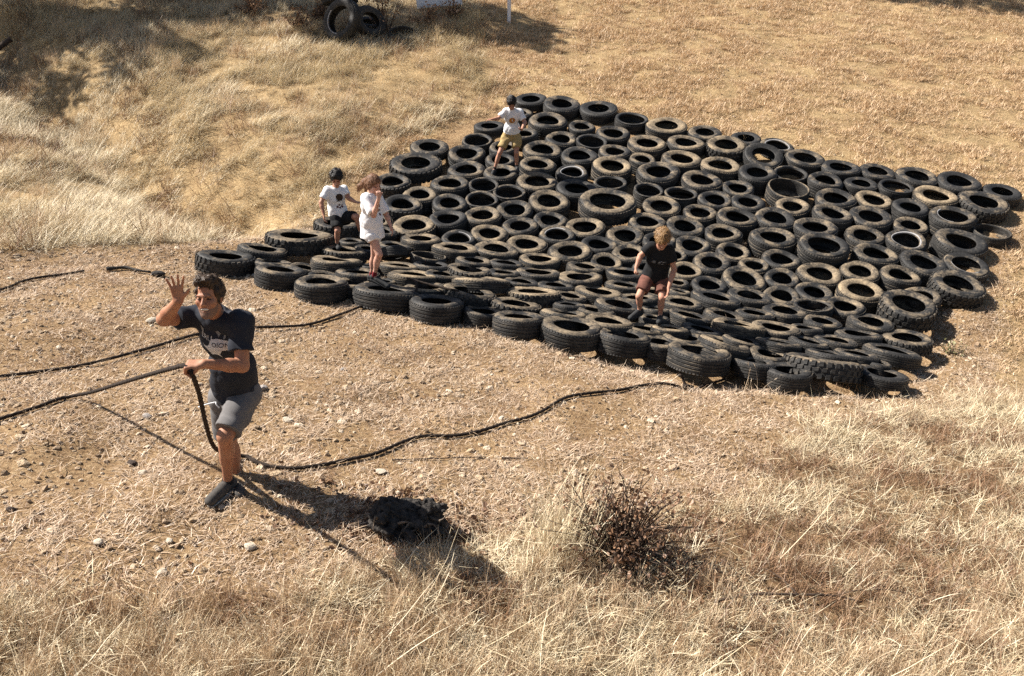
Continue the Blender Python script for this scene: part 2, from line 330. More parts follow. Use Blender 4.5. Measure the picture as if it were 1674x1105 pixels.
# x, y, z, normal x, normal y, diameter, height, dust, kind, row, place in the row
TYRES = [
(-0.401,15.376,1.430,0.020,-0.250,0.552,0.151,0.20,'',2,0),
(-0.611,14.776,1.149,0.025,-0.313,0.551,0.250,0.30,'thin',3,0),
(-1.412,14.407,1.157,0.033,-0.288,0.678,0.175,0.35,'',4,0),
(-0.774,14.247,0.990,0.041,-0.335,0.648,0.290,0.35,'',4,1),
(-1.577,13.721,0.951,0.060,-0.300,0.839,0.218,0.30,'k',5,0),
(-0.744,13.656,0.808,0.007,-0.282,0.630,0.273,0.40,'',5,1),
(-0.174,13.555,0.761,-0.028,-0.293,0.578,0.284,0.40,'',5,2),
(-0.134,14.554,1.068,-0.038,-0.305,0.516,0.257,0.30,'',3,1),
(-0.197,14.074,0.921,0.056,-0.289,0.537,0.250,0.30,'',4,2),
(0.369,16.597,1.790,-0.004,-0.319,0.616,0.188,0.10,'',0,0),
(0.942,16.335,1.693,0.050,-0.316,0.742,0.222,0.30,'',0,1),
(1.633,16.192,1.630,0.007,-0.304,0.743,0.204,0.10,'',0,2),
(2.211,15.742,1.475,0.010,-0.305,0.607,0.199,0.10,'thin',0,3),
(0.655,15.632,1.382,0.014,-0.297,0.734,0.299,0.45,'',1,1),
(1.264,15.504,1.326,0.066,-0.306,0.516,0.250,0.35,'',1,2),
(0.134,16.008,1.612,0.045,-0.268,0.485,0.150,0.40,'',1,0),
(1.806,15.215,1.221,0.034,-0.324,0.618,0.277,0.40,'',1,3),
(0.206,15.112,1.232,-0.013,-0.239,0.528,0.250,0.30,'',2,1),
(0.853,14.953,1.165,0.080,-0.305,0.599,0.258,0.45,'',2,2),
(1.394,14.860,1.122,0.018,-0.342,0.563,0.252,0.15,'thin',2,3),
(2.359,14.792,1.075,0.023,-0.275,0.694,0.288,0.70,'',1,4),
(0.511,14.477,1.027,0.055,-0.312,0.669,0.280,0.50,'',3,2),
(1.150,14.299,0.954,-0.019,-0.317,0.654,0.270,0.25,'',3,3),
(1.771,14.491,0.997,0.004,-0.262,0.581,0.267,0.40,'',2,4),
(0.408,13.892,0.848,0.060,-0.280,0.615,0.278,0.50,'',4,3),
(0.974,13.683,0.768,0.023,-0.265,0.561,0.260,0.30,'w',4,4),
(1.650,13.899,0.817,0.049,-0.310,0.685,0.301,0.80,'',3,4),
(2.202,14.241,0.908,0.066,-0.293,0.482,0.250,0.60,'',2,5),
(2.804,15.483,1.378,0.025,-0.304,0.746,0.221,0.75,'',0,4),
(3.478,15.290,1.301,-0.002,-0.285,0.630,0.182,0.50,'',0,5),
(4.177,15.120,1.229,0.020,-0.296,0.553,0.179,0.15,'',0,7),
(3.042,14.794,1.158,0.029,-0.280,0.649,0.212,0.50,'',1,5),
(3.726,14.705,1.112,0.021,-0.293,0.740,0.233,0.60,'k',0,6),
(2.855,14.203,0.879,0.048,-0.279,0.687,0.301,0.70,'',2,6),
(4.274,14.346,1.046,0.023,-0.554,0.670,0.182,0.20,'',1,6),
(3.472,14.039,0.812,0.063,-0.268,0.689,0.284,0.75,'',2,7),
(2.391,13.714,0.740,0.028,-0.319,0.729,0.309,0.40,'',3,5),
(3.061,13.480,0.649,0.044,-0.273,0.682,0.295,0.50,'',3,6),
(4.038,13.780,0.716,0.002,-0.301,0.653,0.297,0.30,'',2,8),
(3.609,13.313,0.583,0.022,-0.288,0.556,0.259,0.35,'',3,7),
(2.654,13.035,0.523,0.020,-0.267,0.522,0.250,0.30,'thin',4,7),
(3.151,12.892,0.466,0.032,-0.372,0.545,0.279,0.30,'',4,8),
(3.648,12.805,0.425,0.026,-0.306,0.551,0.278,0.30,'',4,9),
(4.642,14.812,1.121,0.055,-0.278,0.613,0.192,0.30,'w',0,8),
(4.984,14.329,0.962,0.049,-0.330,0.665,0.208,0.30,'',0,9),
(5.515,14.054,0.862,0.022,-0.276,0.628,0.182,0.15,'',0,10),
(6.121,13.995,0.828,0.072,-0.268,0.624,0.150,0.30,'',0,11),
(4.604,13.828,0.716,0.032,-0.331,0.565,0.258,0.20,'thin',1,7),
(4.411,13.287,0.553,0.015,-0.321,0.676,0.291,0.60,'cut',2,9),
(5.101,13.611,0.635,0.066,-0.282,0.601,0.286,0.35,'',1,8),
(5.686,13.547,0.700,0.047,-0.251,0.531,0.150,0.20,'',1,9),
(4.333,12.726,0.382,-0.039,-0.304,0.550,0.272,0.60,'',3,8),
(5.099,13.033,0.456,-0.020,-0.291,0.648,0.270,0.40,'',2,10),
(5.682,13.030,0.440,0.065,-0.317,0.592,0.264,0.75,'',2,11),
(3.942,12.336,0.273,0.034,-0.276,0.646,0.287,0.35,'',4,10),
(4.853,12.508,0.300,0.092,-0.278,0.605,0.296,0.40,'',4,11),
(5.443,12.473,0.274,0.003,-0.295,0.663,0.276,0.40,'',3,9),
(6.695,13.799,0.752,0.025,-0.283,0.680,0.195,0.35,'',0,12),
(6.220,13.455,0.657,0.059,-0.273,0.567,0.150,0.10,'thin',1,10),
(7.306,13.609,0.676,0.005,-0.304,0.699,0.216,0.20,'',0,13),
(7.886,13.333,0.575,0.025,-0.267,0.603,0.183,0.10,'',0,14),
(6.719,13.148,0.448,0.031,-0.263,0.699,0.302,0.95,'',1,11),
(7.378,12.922,0.461,0.028,-0.274,0.784,0.223,0.35,'k',1,12),
(6.157,12.758,0.342,0.024,-0.260,0.592,0.293,0.15,'',2,12),
(6.696,12.488,0.244,0.031,-0.246,0.708,0.311,0.40,'w2',2,13),
(5.967,12.275,0.198,0.045,-0.284,0.534,0.250,0.50,'',3,10),
(7.139,12.110,0.216,-0.001,-0.216,0.549,0.155,0.35,'cut',2,14),
(5.713,11.808,0.062,-0.007,-0.321,0.607,0.287,0.35,'w',4,13),
(6.488,11.796,0.037,0.051,-0.319,0.738,0.311,0.30,'',4,14),
(-1.878,13.123,0.679,0.003,-0.258,0.602,0.292,0.35,'k',7,0),
(-0.993,13.129,0.655,0.041,-0.238,0.626,0.284,0.40,'',6,0),
(-0.460,13.149,0.645,0.060,-0.320,0.500,0.250,0.30,'thin',6,1),
(-1.422,12.788,0.566,0.011,-0.261,0.562,0.252,0.50,'',7,1),
(-1.658,12.349,0.449,0.080,-0.226,0.630,0.312,0.35,'k',8,0),
(-0.952,12.553,0.482,0.036,-0.339,0.554,0.256,0.30,'',8,1),
(-0.464,12.674,0.503,-0.001,-0.296,0.535,0.250,0.30,'thin',7,2),
(-0.941,12.028,0.334,0.028,-0.245,0.571,0.279,0.25,'',9,2),
(-1.424,11.750,0.287,0.058,-0.214,0.656,0.277,0.65,'k',9,1),
(-0.432,12.158,0.351,-0.013,-0.265,0.568,0.277,0.55,'',8,2),
(-1.993,11.880,0.347,0.034,-0.189,0.528,0.250,0.50,'',9,0),
(-1.879,11.423,0.375,0.134,-0.029,0.509,0.150,0.30,'',10,0),
(-1.273,11.207,0.299,0.061,0.019,0.585,0.167,0.60,'',10,1),
(-0.329,11.646,0.209,0.045,-0.268,0.543,0.265,0.65,'',9,3),
(-0.758,11.458,0.187,0.048,-0.228,0.507,0.250,0.20,'w2',10,3),
(-0.789,10.957,0.230,0.093,0.059,0.658,0.176,0.65,'',10,2),
(-1.594,10.883,0.294,0.141,0.069,0.471,0.150,0.40,'',11,2),
(-1.556,10.504,0.336,-0.073,0.417,0.401,0.150,0.10,'',12,3),
(-1.117,10.578,0.228,0.140,0.052,0.493,0.154,0.50,'cut',11,3),
(0.394,13.290,0.664,0.060,-0.273,0.686,0.283,0.65,'',5,3),
(-0.037,12.929,0.566,-0.026,-0.268,0.530,0.250,0.35,'thin',6,2),
(1.011,13.110,0.591,0.048,-0.310,0.635,0.279,0.15,'',5,4),
(1.576,13.325,0.642,-0.015,-0.226,0.566,0.254,0.35,'thin',4,5),
(0.555,12.682,0.474,0.053,-0.371,0.645,0.281,0.60,'',6,3),
(1.451,12.558,0.511,-0.002,-0.277,0.881,0.260,0.50,'huge',6,4),
(0.027,12.416,0.411,0.055,-0.343,0.575,0.265,0.40,'',7,3),
(0.562,12.144,0.314,0.028,-0.300,0.522,0.250,0.35,'',7,4),
(0.122,11.910,0.262,-0.009,-0.275,0.543,0.257,0.40,'',8,3),
(1.079,11.969,0.246,-0.046,-0.255,0.609,0.250,0.65,'',7,5),
(0.652,11.670,0.176,-0.013,-0.280,0.520,0.271,0.40,'w2',8,4),
(1.219,11.471,0.100,0.046,-0.264,0.509,0.250,0.30,'',8,5),
(0.208,11.388,0.121,0.013,-0.188,0.603,0.250,0.65,'',9,4),
(0.799,11.170,0.040,0.026,-0.238,0.611,0.290,0.55,'',9,5),
(0.371,10.847,0.120,0.070,-0.013,0.573,0.157,0.65,'',10,5),
(1.267,10.988,-0.025,0.067,-0.265,0.480,0.250,0.50,'',10,7),
(2.154,13.128,0.565,0.020,-0.294,0.504,0.250,0.25,'thin',4,6),
(2.282,12.630,0.409,0.008,-0.327,0.614,0.274,0.60,'',5,5),
(2.855,12.495,0.352,0.008,-0.296,0.532,0.250,0.60,'',5,6),
(1.999,12.153,0.273,0.045,-0.241,0.586,0.258,0.50,'',6,5),
(3.363,12.340,0.290,0.087,-0.310,0.603,0.288,0.45,'',5,7),
(2.546,12.074,0.233,0.035,-0.301,0.599,0.254,0.40,'',6,6),
(2.100,11.634,0.116,0.003,-0.295,0.494,0.250,0.30,'',7,6),
(1.625,11.762,0.168,0.021,-0.313,0.577,0.257,0.50,'',8,6),
(3.084,11.889,0.161,-0.045,-0.287,0.548,0.262,0.45,'',6,7),
(2.570,11.552,0.077,-0.014,-0.308,0.536,0.250,0.35,'',7,7),
(1.641,11.256,0.025,-0.005,-0.234,0.522,0.252,0.50,'',9,6),
(3.110,11.412,0.018,0.058,-0.318,0.491,0.250,0.45,'',7,8),
(2.246,11.246,-0.000,0.018,-0.255,0.387,0.250,0.50,'',8,7),
(2.739,11.082,-0.064,0.027,-0.283,0.549,0.258,0.40,'',8,8),
(3.765,11.762,0.103,0.027,-0.248,0.649,0.296,0.45,'',6,8),
(4.476,12.072,0.177,0.004,-0.240,0.640,0.292,0.40,'',5,8),
(4.397,11.456,0.092,-0.006,-0.302,0.698,0.270,0.35,'thick',6,9),
(3.743,11.217,-0.059,0.021,-0.275,0.533,0.268,0.30,'',7,9),
(4.165,10.896,-0.166,0.049,-0.285,0.610,0.260,0.60,'',7,10),
(4.761,10.991,-0.157,-0.005,-0.310,0.533,0.252,0.60,'',7,11),
(3.321,11.053,-0.093,0.025,-0.243,0.431,0.250,0.55,'',8,9),
(5.173,11.949,0.120,0.016,-0.298,0.587,0.254,0.50,'',4,12),
(5.118,11.403,-0.045,0.043,-0.260,0.603,0.287,0.40,'',6,10),
(5.709,11.226,-0.116,0.059,-0.296,0.650,0.285,0.30,'',6,11),
(6.309,11.177,-0.048,0.030,-0.299,0.637,0.171,0.35,'w2',5,9),
(5.260,10.889,-0.203,0.101,-0.254,0.537,0.276,0.50,'',7,12),
(5.938,10.645,-0.196,0.037,-0.299,0.698,0.210,0.40,'k',6,12),
(5.382,10.430,-0.341,0.015,-0.234,0.497,0.250,0.50,'',8,12),
(3.946,10.422,-0.288,0.062,-0.267,0.508,0.250,0.30,'',9,12),
(4.586,10.494,-0.294,0.051,-0.255,0.611,0.265,0.85,'',8,11),
(5.023,10.022,-0.337,0.017,-0.215,0.721,0.270,0.45,'bigk',9,14),
(3.809,9.976,-0.266,0.016,-0.070,0.499,0.150,0.40,'thin',10,12),
(4.261,10.082,-0.386,-0.036,-0.182,0.505,0.260,0.45,'',9,13),
(3.773,9.545,-0.327,0.117,-0.001,0.481,0.150,0.40,'',11,16),
(4.415,9.645,-0.364,0.068,-0.053,0.566,0.158,0.40,'',10,13),
(3.498,9.278,-0.325,0.050,0.118,0.389,0.150,0.40,'',11,15),
(4.112,9.246,-0.383,0.068,0.114,0.555,0.150,0.30,'',11,17),
(4.694,9.226,-0.439,0.032,0.025,0.610,0.167,0.50,'k',11,18),
(2.341,10.837,-0.113,0.034,-0.262,0.465,0.250,0.65,'',9,8),
(2.577,10.465,-0.211,0.067,-0.189,0.498,0.250,0.25,'',9,9),
(3.074,10.659,-0.190,0.050,-0.294,0.607,0.277,0.45,'',9,10),
(3.613,10.746,-0.189,0.036,-0.324,0.496,0.254,0.35,'',8,10),
(2.551,9.951,-0.171,0.160,0.041,0.637,0.177,0.30,'',11,13),
(3.037,10.146,-0.184,0.115,-0.083,0.557,0.160,0.30,'',10,10),
(3.489,10.298,-0.297,0.043,-0.229,0.507,0.250,0.35,'',9,11),
(2.153,10.416,-0.084,0.071,-0.074,0.315,0.150,0.40,'',10,9),
(2.122,10.115,-0.126,0.173,0.071,0.317,0.150,0.50,'',11,11),
(2.085,9.736,-0.149,0.123,0.014,0.537,0.156,0.45,'',11,12),
(3.388,9.784,-0.265,0.095,-0.025,0.549,0.150,0.40,'',10,11),
(2.092,9.286,-0.171,0.205,0.075,0.515,0.150,0.40,'',12,16),
(2.536,9.436,-0.205,0.211,0.035,0.516,0.150,0.40,'',12,17),
(2.955,9.606,-0.245,0.113,0.083,0.509,0.150,0.45,'',11,14),
(2.609,9.023,-0.227,0.146,0.147,0.611,0.192,0.80,'',12,18),
(3.087,9.146,-0.283,0.108,0.040,0.566,0.168,0.50,'',12,19),
(2.146,8.862,-0.190,0.191,0.092,0.487,0.150,0.20,'',13,13),
(1.760,8.719,-0.138,0.093,0.167,0.423,0.150,0.70,'',13,12),
(1.889,8.522,-0.217,0.083,0.092,0.505,0.150,0.60,'',14,18),
(1.939,8.065,-0.228,0.110,0.094,0.673,0.163,0.50,'',14,19),
(2.266,8.388,-0.262,0.257,0.149,0.615,0.158,0.60,'',14,20),
(2.538,8.624,-0.232,0.205,0.089,0.433,0.150,0.40,'',13,14),
(2.965,8.649,-0.281,0.139,0.187,0.514,0.155,0.40,'',13,15),
(2.769,8.316,-0.321,0.168,0.048,0.488,0.150,0.50,'',14,22),
(2.529,8.027,-0.298,0.073,0.169,0.478,0.150,0.20,'',14,21),
(2.833,7.879,-0.335,0.043,0.051,0.502,0.150,0.20,'',14,23),
(3.362,8.824,-0.328,0.187,0.108,0.474,0.150,0.30,'',12,20),
(3.737,8.965,-0.363,0.112,0.102,0.495,0.150,0.35,'',12,21),
(4.294,8.744,-0.427,0.167,0.125,0.632,0.171,0.25,'',12,22),
(3.821,8.555,-0.375,0.126,0.143,0.500,0.150,0.30,'',13,18),
(3.469,8.413,-0.323,0.162,0.210,0.551,0.150,0.20,'',13,17),
(3.274,8.111,-0.348,0.134,0.262,0.797,0.225,0.40,'k',13,16),
(3.896,8.072,-0.403,0.146,0.083,0.558,0.150,0.25,'',13,20),
(3.982,8.357,-0.411,0.108,0.131,0.297,0.150,0.35,'',13,19),
(1.809,10.866,-0.081,0.063,-0.209,0.407,0.250,0.20,'',9,7),
(0.957,10.682,0.056,0.117,0.008,0.502,0.152,0.50,'',10,6),
(1.493,10.604,-0.000,0.064,0.009,0.521,0.150,0.30,'',10,8),
(0.330,10.350,0.070,0.077,0.090,0.614,0.150,0.45,'',11,6),
(0.864,10.276,0.012,0.033,0.003,0.585,0.170,0.60,'',11,7),
(0.536,9.914,0.021,0.106,0.089,0.499,0.150,0.30,'',12,10),
(1.425,10.167,-0.053,0.112,0.067,0.497,0.150,0.40,'',11,8),
(1.060,9.837,-0.034,0.150,0.091,0.623,0.153,0.70,'',12,12),
(0.248,9.477,0.044,0.056,0.128,0.641,0.174,0.90,'k',13,9),
(0.028,9.027,0.060,0.159,0.104,0.603,0.150,0.60,'k',13,8),
(0.687,9.559,-0.010,0.167,0.038,0.431,0.150,0.50,'',12,11),
(1.248,9.389,-0.066,0.164,0.010,0.572,0.162,0.40,'',12,13),
(0.660,9.198,-0.010,0.100,0.130,0.391,0.150,0.30,'',13,10),
(0.952,9.118,-0.049,0.164,0.092,0.471,0.150,0.50,'',13,11),
(0.564,8.861,-0.058,0.124,0.167,0.525,0.150,0.50,'',14,12),
(1.550,9.743,-0.095,0.008,0.085,0.484,0.150,0.40,'',11,9),
(1.793,10.024,-0.103,0.115,-0.009,0.400,0.150,0.50,'',11,10),
(1.714,9.406,-0.130,0.091,0.145,0.379,0.150,0.40,'',12,14),
(1.649,9.092,-0.132,0.067,0.125,0.357,0.150,0.40,'',12,15),
(0.062,8.503,-0.004,0.071,0.138,0.578,0.174,0.40,'',14,11),
(0.625,8.413,-0.071,0.103,0.036,0.689,0.195,0.50,'',14,13),
(1.169,8.299,-0.136,0.125,0.107,0.584,0.150,0.40,'',14,15),
(1.061,8.717,-0.118,0.089,0.080,0.566,0.150,0.60,'',14,14),
(1.444,8.698,-0.162,0.130,0.112,0.483,0.150,0.60,'',14,16),
(1.574,8.312,-0.183,0.079,0.079,0.472,0.150,0.40,'',14,17),
(-0.232,11.061,0.200,0.107,-0.099,0.610,0.169,0.50,'',10,4),
(-1.042,10.199,0.204,0.081,0.092,0.486,0.150,0.20,'w2',12,5),
(-0.869,9.846,0.181,0.169,0.094,0.475,0.150,0.45,'',12,6),
(-0.514,10.555,0.172,0.133,0.036,0.487,0.150,0.45,'',11,4),
(-0.091,10.602,0.127,0.118,0.066,0.473,0.150,0.20,'',11,5),
(-0.556,10.144,0.152,0.135,0.077,0.619,0.164,0.55,'k',12,7),
(-0.113,10.212,0.102,0.099,0.078,0.433,0.150,0.40,'',12,8),
(-1.212,9.612,0.224,0.109,0.149,0.620,0.170,0.70,'',13,4),
(-0.997,9.237,0.187,0.052,0.109,0.556,0.153,0.60,'',13,5),
(-0.382,9.628,0.138,0.050,0.226,0.701,0.191,0.70,'',13,7),
(-0.526,9.169,0.128,0.201,0.081,0.654,0.199,0.55,'k',13,6),
(0.102,9.918,0.068,0.141,0.076,0.474,0.150,0.30,'',12,9),
(-0.853,8.710,0.105,0.084,0.096,0.629,0.188,0.25,'',14,9),
(-0.346,8.706,0.046,0.142,0.083,0.455,0.150,0.35,'',14,10),
(-2.476,11.492,0.439,0.076,0.001,0.698,0.193,0.40,'k',11,0),
(-2.179,10.389,0.339,0.119,0.106,0.592,0.163,0.60,'k',12,1),
(-2.164,10.878,0.350,0.088,0.055,0.372,0.150,0.30,'',11,1),
(-1.900,10.658,0.311,0.112,0.027,0.394,0.150,0.40,'k',12,2),
(-2.173,9.879,0.329,0.099,0.156,0.633,0.178,0.60,'',13,1),
(-1.770,9.869,0.272,0.086,0.106,0.273,0.150,0.20,'',13,2),
(-1.448,10.027,0.246,0.109,0.138,0.532,0.150,0.60,'',12,4),
(-1.860,9.534,0.233,0.095,0.101,0.523,0.150,0.50,'',14,6),
(-1.834,9.179,0.225,0.118,0.057,0.473,0.150,0.60,'',14,7),
(-2.160,8.956,0.261,0.075,0.063,0.599,0.153,0.45,'',14,5),
(-1.438,8.922,0.176,0.116,0.142,0.724,0.196,0.30,'',14,8),
(-1.538,9.349,0.238,0.139,0.083,0.323,0.150,0.50,'',13,3),
(-3.422,9.521,0.415,0.146,0.074,0.679,0.176,0.30,'k',14,0),
(-3.125,10.006,0.441,0.180,0.108,0.630,0.185,0.40,'',13,0),
(-2.795,10.575,0.422,0.085,0.064,0.886,0.240,0.60,'k',12,0),
(-2.883,9.607,0.353,0.132,0.148,0.488,0.150,0.40,'',14,1),
(-2.708,9.230,0.328,0.148,0.093,0.589,0.150,0.35,'',14,2),
(-2.512,9.603,0.309,0.256,0.096,0.424,0.150,0.40,'',14,3),
(-2.223,9.364,0.273,0.181,0.023,0.423,0.150,0.40,'',14,4),
]
def tyre_label(D, dust, kind, row, k):
    size = "small " if D < .44 else "huge " if D > .72 else "large " if D > .61 else ""
    colr = "black" if dust < .2 else "dark grey" if dust < .42 else "dusty grey" if dust < .6 else "tan dusty"
    kd = {"": "", "k": " knobbly", "thin": " thin-walled", "w": " white-banded", "w2": " pale-edged", "cut": " slashed open", "huge": " tractor", "bigk": " knobbly off-road", "thick": " thick"}[kind]
    return f"{size}{colr}{kd} tyre, {ORD[k]} from left in the mat's {ROWS[row]}"
random.seed(5)
for i, (x, y, z, nx_, ny_, D, h, dust, kind, row, k) in enumerate(TYRES):
    nv = 2 if kind in ("w", "w2", "cut", "huge", "bigk", "thick") else 9
    add_tyre((x, y, z), (nx_, ny_, math.sqrt(max(.05, 1-nx_*nx_-ny_*ny_))), D, max(h, .24*min(1, D/.6)) if row == 14 else h, min(1, dust+.05), kind, tyre_label(D, dust, kind, row, k),
             "tyres lashed into a mat on the slope", i % nv, random.uniform(0, 6.28))

# ------------------------------------------------------------------ dry grass, straw litter, gravel
def grass_material(name, stops, trans=.14):
    m = bpy.data.materials.new(name); m.use_nodes = True; n = m.node_tree.nodes; l = m.node_tree.links
    n.remove(n["Principled BSDF"])
    at = n.new("ShaderNodeAttribute"); at.attribute_name = "rnd"
    oi = n.new("ShaderNodeObjectInfo")
    f = math_(n, l, 'ADD', math_(n, l, 'MULTIPLY', at.outputs["Fac"], .7), math_(n, l, 'MULTIPLY', oi.outputs["Random"], .3))
    r = ramp(n, stops); l.new(f, r.inputs[0])
    d = n.new("ShaderNodeBsdfDiffuse"); t = n.new("ShaderNodeBsdfTranslucent"); g_ = n.new("ShaderNodeBsdfGlossy"); g_.inputs["Roughness"].default_value = .5
    for s in (d, t): l.new(r.outputs[0], s.inputs["Color"])
    mx = n.new("ShaderNodeMixShader"); mx.inputs[0].default_value = trans; l.new(d.outputs[0], mx.inputs[1]); l.new(t.outputs[0], mx.inputs[2])
    m2 = n.new("ShaderNodeMixShader"); m2.inputs[0].default_value = .04; l.new(mx.outputs[0], m2.inputs[1]); l.new(g_.outputs[0], m2.inputs[2])
    l.new(m2.outputs[0], n["Material Output"].inputs["Surface"])
    return m
M_TALL = grass_material("standing_straw", [(.0, (0.222, 0.142, 0.085)), (.22, (0.400, 0.273, 0.165)), (.55, (0.600, 0.441, 0.274)), (.85, (0.733, 0.568, 0.387)), (1, (0.844, 0.715, 0.568))])
M_LAID = grass_material("laid_straw", [(.0, (.27, .19, .105)), (.22, (.50, .39, .235)), (.55, (.68, .56, .37)), (1, (.84, .75, .55))])
M_MOWN = grass_material("mown_straw", [(.0, (0.245, 0.152, 0.080)), (.3, (0.477, 0.325, 0.182)), (.65, (0.666, 0.483, 0.296)), (1, (0.800, 0.610, 0.409))], .15)
M_LIT = grass_material("straw_litter", [(.0, (0.189, 0.115, 0.074)), (.28, (0.400, 0.278, 0.182)), (.65, (0.622, 0.473, 0.331)), (1, (0.821, 0.683, 0.545))], .1)
M_BROWN = grass_material("brown_dead_stalks", [(.0, (0.113, 0.061, 0.034)), (.4, (0.227, 0.128, 0.069)), (1, (0.408, 0.255, 0.147))], .1)
M_GREEN = grass_material("dull_green_weed", [(.0, (.12, .12, .05)), (.5, (.27, .26, .12)), (1, (.46, .43, .24))], .2)

def blades(rng, n, L, wid, rad, lean, curl, az=None, azs=3.2, heads=0., levels=3):
    """ribbon blades; returns verts, tris, rnd"""
    V = []; F = []; Rn = []
    for b in range(n):
        a0 = rng.uniform(0, 6.283); r0 = rad*math.sqrt(rng.random())
        px, py = r0*math.cos(a0), r0*math.sin(a0)
        aa = (az+rng.normal(0, azs)) if az is not None else rng.uniform(0, 6.283)
        le = rng.uniform(*L); th = abs(rng.normal(lean[0], lean[1])); cu = rng.normal(curl[0], curl[1])
        w = wid*rng.uniform(.6, 1.3); sd = rng.uniform(0, 6.283) if rng.random() < .5 else aa+1.57
        sx, sy = math.cos(sd)*w/2, math.sin(sd)*w/2
        x, y, z = px, py, -.01; base = len(V); val = rng.random()
        for k in range(levels+1):
            t = k/levels
            if k == levels: V.append((x, y, z))
            else:
                f = 1-.55*t; V.append((x-sx*f, y-sy*f, z)); V.append((x+sx*f, y+sy*f, z))
            st = le/levels; x += math.sin(th)*math.cos(aa)*st; y += math.sin(th)*math.sin(aa)*st; z += math.cos(th)*st
            z = max(z, .004); th = min(th+cu/levels, 1.75); aa += rng.normal(0, .12)
        for k in range(levels-1):
            i = base+2*k; F += [(i, i+1, i+3), (i, i+3, i+2)]
        i = base+2*(levels-1); F.append((i, i+1, i+2))
        Rn += [val]*(2*levels+1)
        if rng.random() < heads:
            tx, ty, tz = V[base+2*levels]; dx, dy, dz = math.sin(th)*math.cos(aa), math.sin(th)*math.sin(aa), math.cos(th)
            hl = rng.uniform(.03, .06); hw = .0032
            for q in range(2):
                ox, oy = (math.cos(sd+1.57*q)*hw, math.sin(sd+1.57*q)*hw); bi = len(V)
                V += [(tx-dx*.01, ty-dy*.01, tz-dz*.01), (tx+ox+dx*hl*.35, ty+oy+dy*hl*.35, tz+dz*hl*.35), (tx+dx*hl, ty+dy*hl, tz+dz*hl), (tx-ox+dx*hl*.35, ty-oy+dy*hl*.35, tz+dz*hl*.35)]
                F += [(bi, bi+1, bi+2), (bi, bi+2, bi+3)]; Rn += [min(1, val+.15)]*4
    return np.array(V, np.float32), np.array(F, np.int32), np.array(Rn, np.float32)
def tuft_objs(name, mat, count, seed, **kw):
    col_ = bpy.data.collections.new(name)
    for i in range(count):
        rng = np.random.default_rng(seed*100+i)
        v, f, r = blades(rng, **{k: (x(rng) if callable(x) else x) for k, x in kw.items()})
        o = mesh_obj(f"{name}_{i:02d}", v, f, mat, link=False, smooth=False)
        a = o.data.attributes.new("rnd", 'FLOAT', 'POINT'); a.data.foreach_set("value", r)
        col_.objects.link(o)
    return col_
def instancer(name, pts, rot, scl, idx, col_, label, cat=None, mat=None):
    me = bpy.data.meshes.new(name); n = len(pts)
    me.vertices.add(n); me.vertices.foreach_set("co", np.asarray(pts, np.float32).ravel())
    a = me.attributes.new("rot", 'FLOAT_VECTOR', 'POINT'); a.data.foreach_set("vector", np.asarray(rot, np.float32).ravel())
    a = me.attributes.new("scl", 'FLOAT_VECTOR', 'POINT'); a.data.foreach_set("vector", np.asarray(scl, np.float32).ravel())
    a = me.attributes.new("idx", 'INT', 'POINT'); a.data.foreach_set("value", np.asarray(idx, np.int32))
    o = bpy.data.objects.new(name, me); C.objects.link(o)
    ng = bpy.data.node_groups.new(name+"_scatter", 'GeometryNodeTree')
    ng.interface.new_socket("Geometry", in_out='INPUT', socket_type='NodeSocketGeometry')
    ng.interface.new_socket("Geometry", in_out='OUTPUT', socket_type='NodeSocketGeometry')
    N = ng.nodes; L = ng.links
    gi = N.new("NodeGroupInput"); go = N.new("NodeGroupOutput")
    ci = N.new("GeometryNodeCollectionInfo"); ci.inputs["Collection"].default_value = col_
    ci.inputs["Separate Children"].default_value = True; ci.inputs["Reset Children"].default_value = True
    ip = N.new("GeometryNodeInstanceOnPoints"); ip.inputs["Pick Instance"].default_value = True
    def na(nm, ty):
        q = N.new("GeometryNodeInputNamedAttribute"); q.data_type = ty; q.inputs["Name"].default_value = nm; return q.outputs["Attribute"]
    L.new(gi.outputs[0], ip.inputs["Points"]); L.new(ci.outputs[0], ip.inputs["Instance"])
    L.new(na("idx", 'INT'), ip.inputs["Instance Index"]); L.new(na("rot", 'FLOAT_VECTOR'), ip.inputs["Rotation"]); L.new(na("scl", 'FLOAT_VECTOR'), ip.inputs["Scale"])
    L.new(ip.outputs[0], go.inputs[0])
    md = o.modifiers.new("scatter", 'NODES'); md.node_group = ng
    tag(o, label, cat, kind="stuff")
    return o
TYXY = np.array([(t[0], t[1], t[5]*.5) for t in TYRES])
def near_tyre(x, y, pad):
    r = np.zeros(len(x), bool)
    for (tx, ty, tr) in TYXY: r |= (x-tx)**2+(y-ty)**2 < (tr+pad)**2
    return r
def sample(rng, dens, x0, x1, y0, y1, fn, clear=None):
    n = int((x1-x0)*(y1-y0)*dens); x = rng.uniform(x0, x1, n); y = rng.uniform(y0, y1, n)
    k = np.abs(x) < .66*y+1.6; x, y = x[k], y[k]
    p = fn(x, y); k = rng.random(len(x)) < p; x, y = x[k], y[k]
    if clear is not None:
        k = ~near_tyre(x, y, clear); x, y = x[k], y[k]
    return x, y
def put(name, rng, x, y, nk, col_, label, smin, smax, mul=None, yaw=None, tilt=.12, zs=None, dz=0., cat="grass"):
    n = len(x); z = ground_z(x, y)+dz
    s = rng.uniform(smin, smax, n)*(1 if mul is None else mul)
    rot = np.stack([rng.normal(0, tilt, n), rng.normal(0, tilt, n), rng.uniform(0, 6.283, n) if yaw is None else yaw], -1)
    sc = np.stack([s, s, s if zs is None else s*zs], -1)
    print(name, n)
    return instancer(name, np.stack([x, y, z], -1), rot, sc, rng.integers(0, nk, n), col_, label, cat)

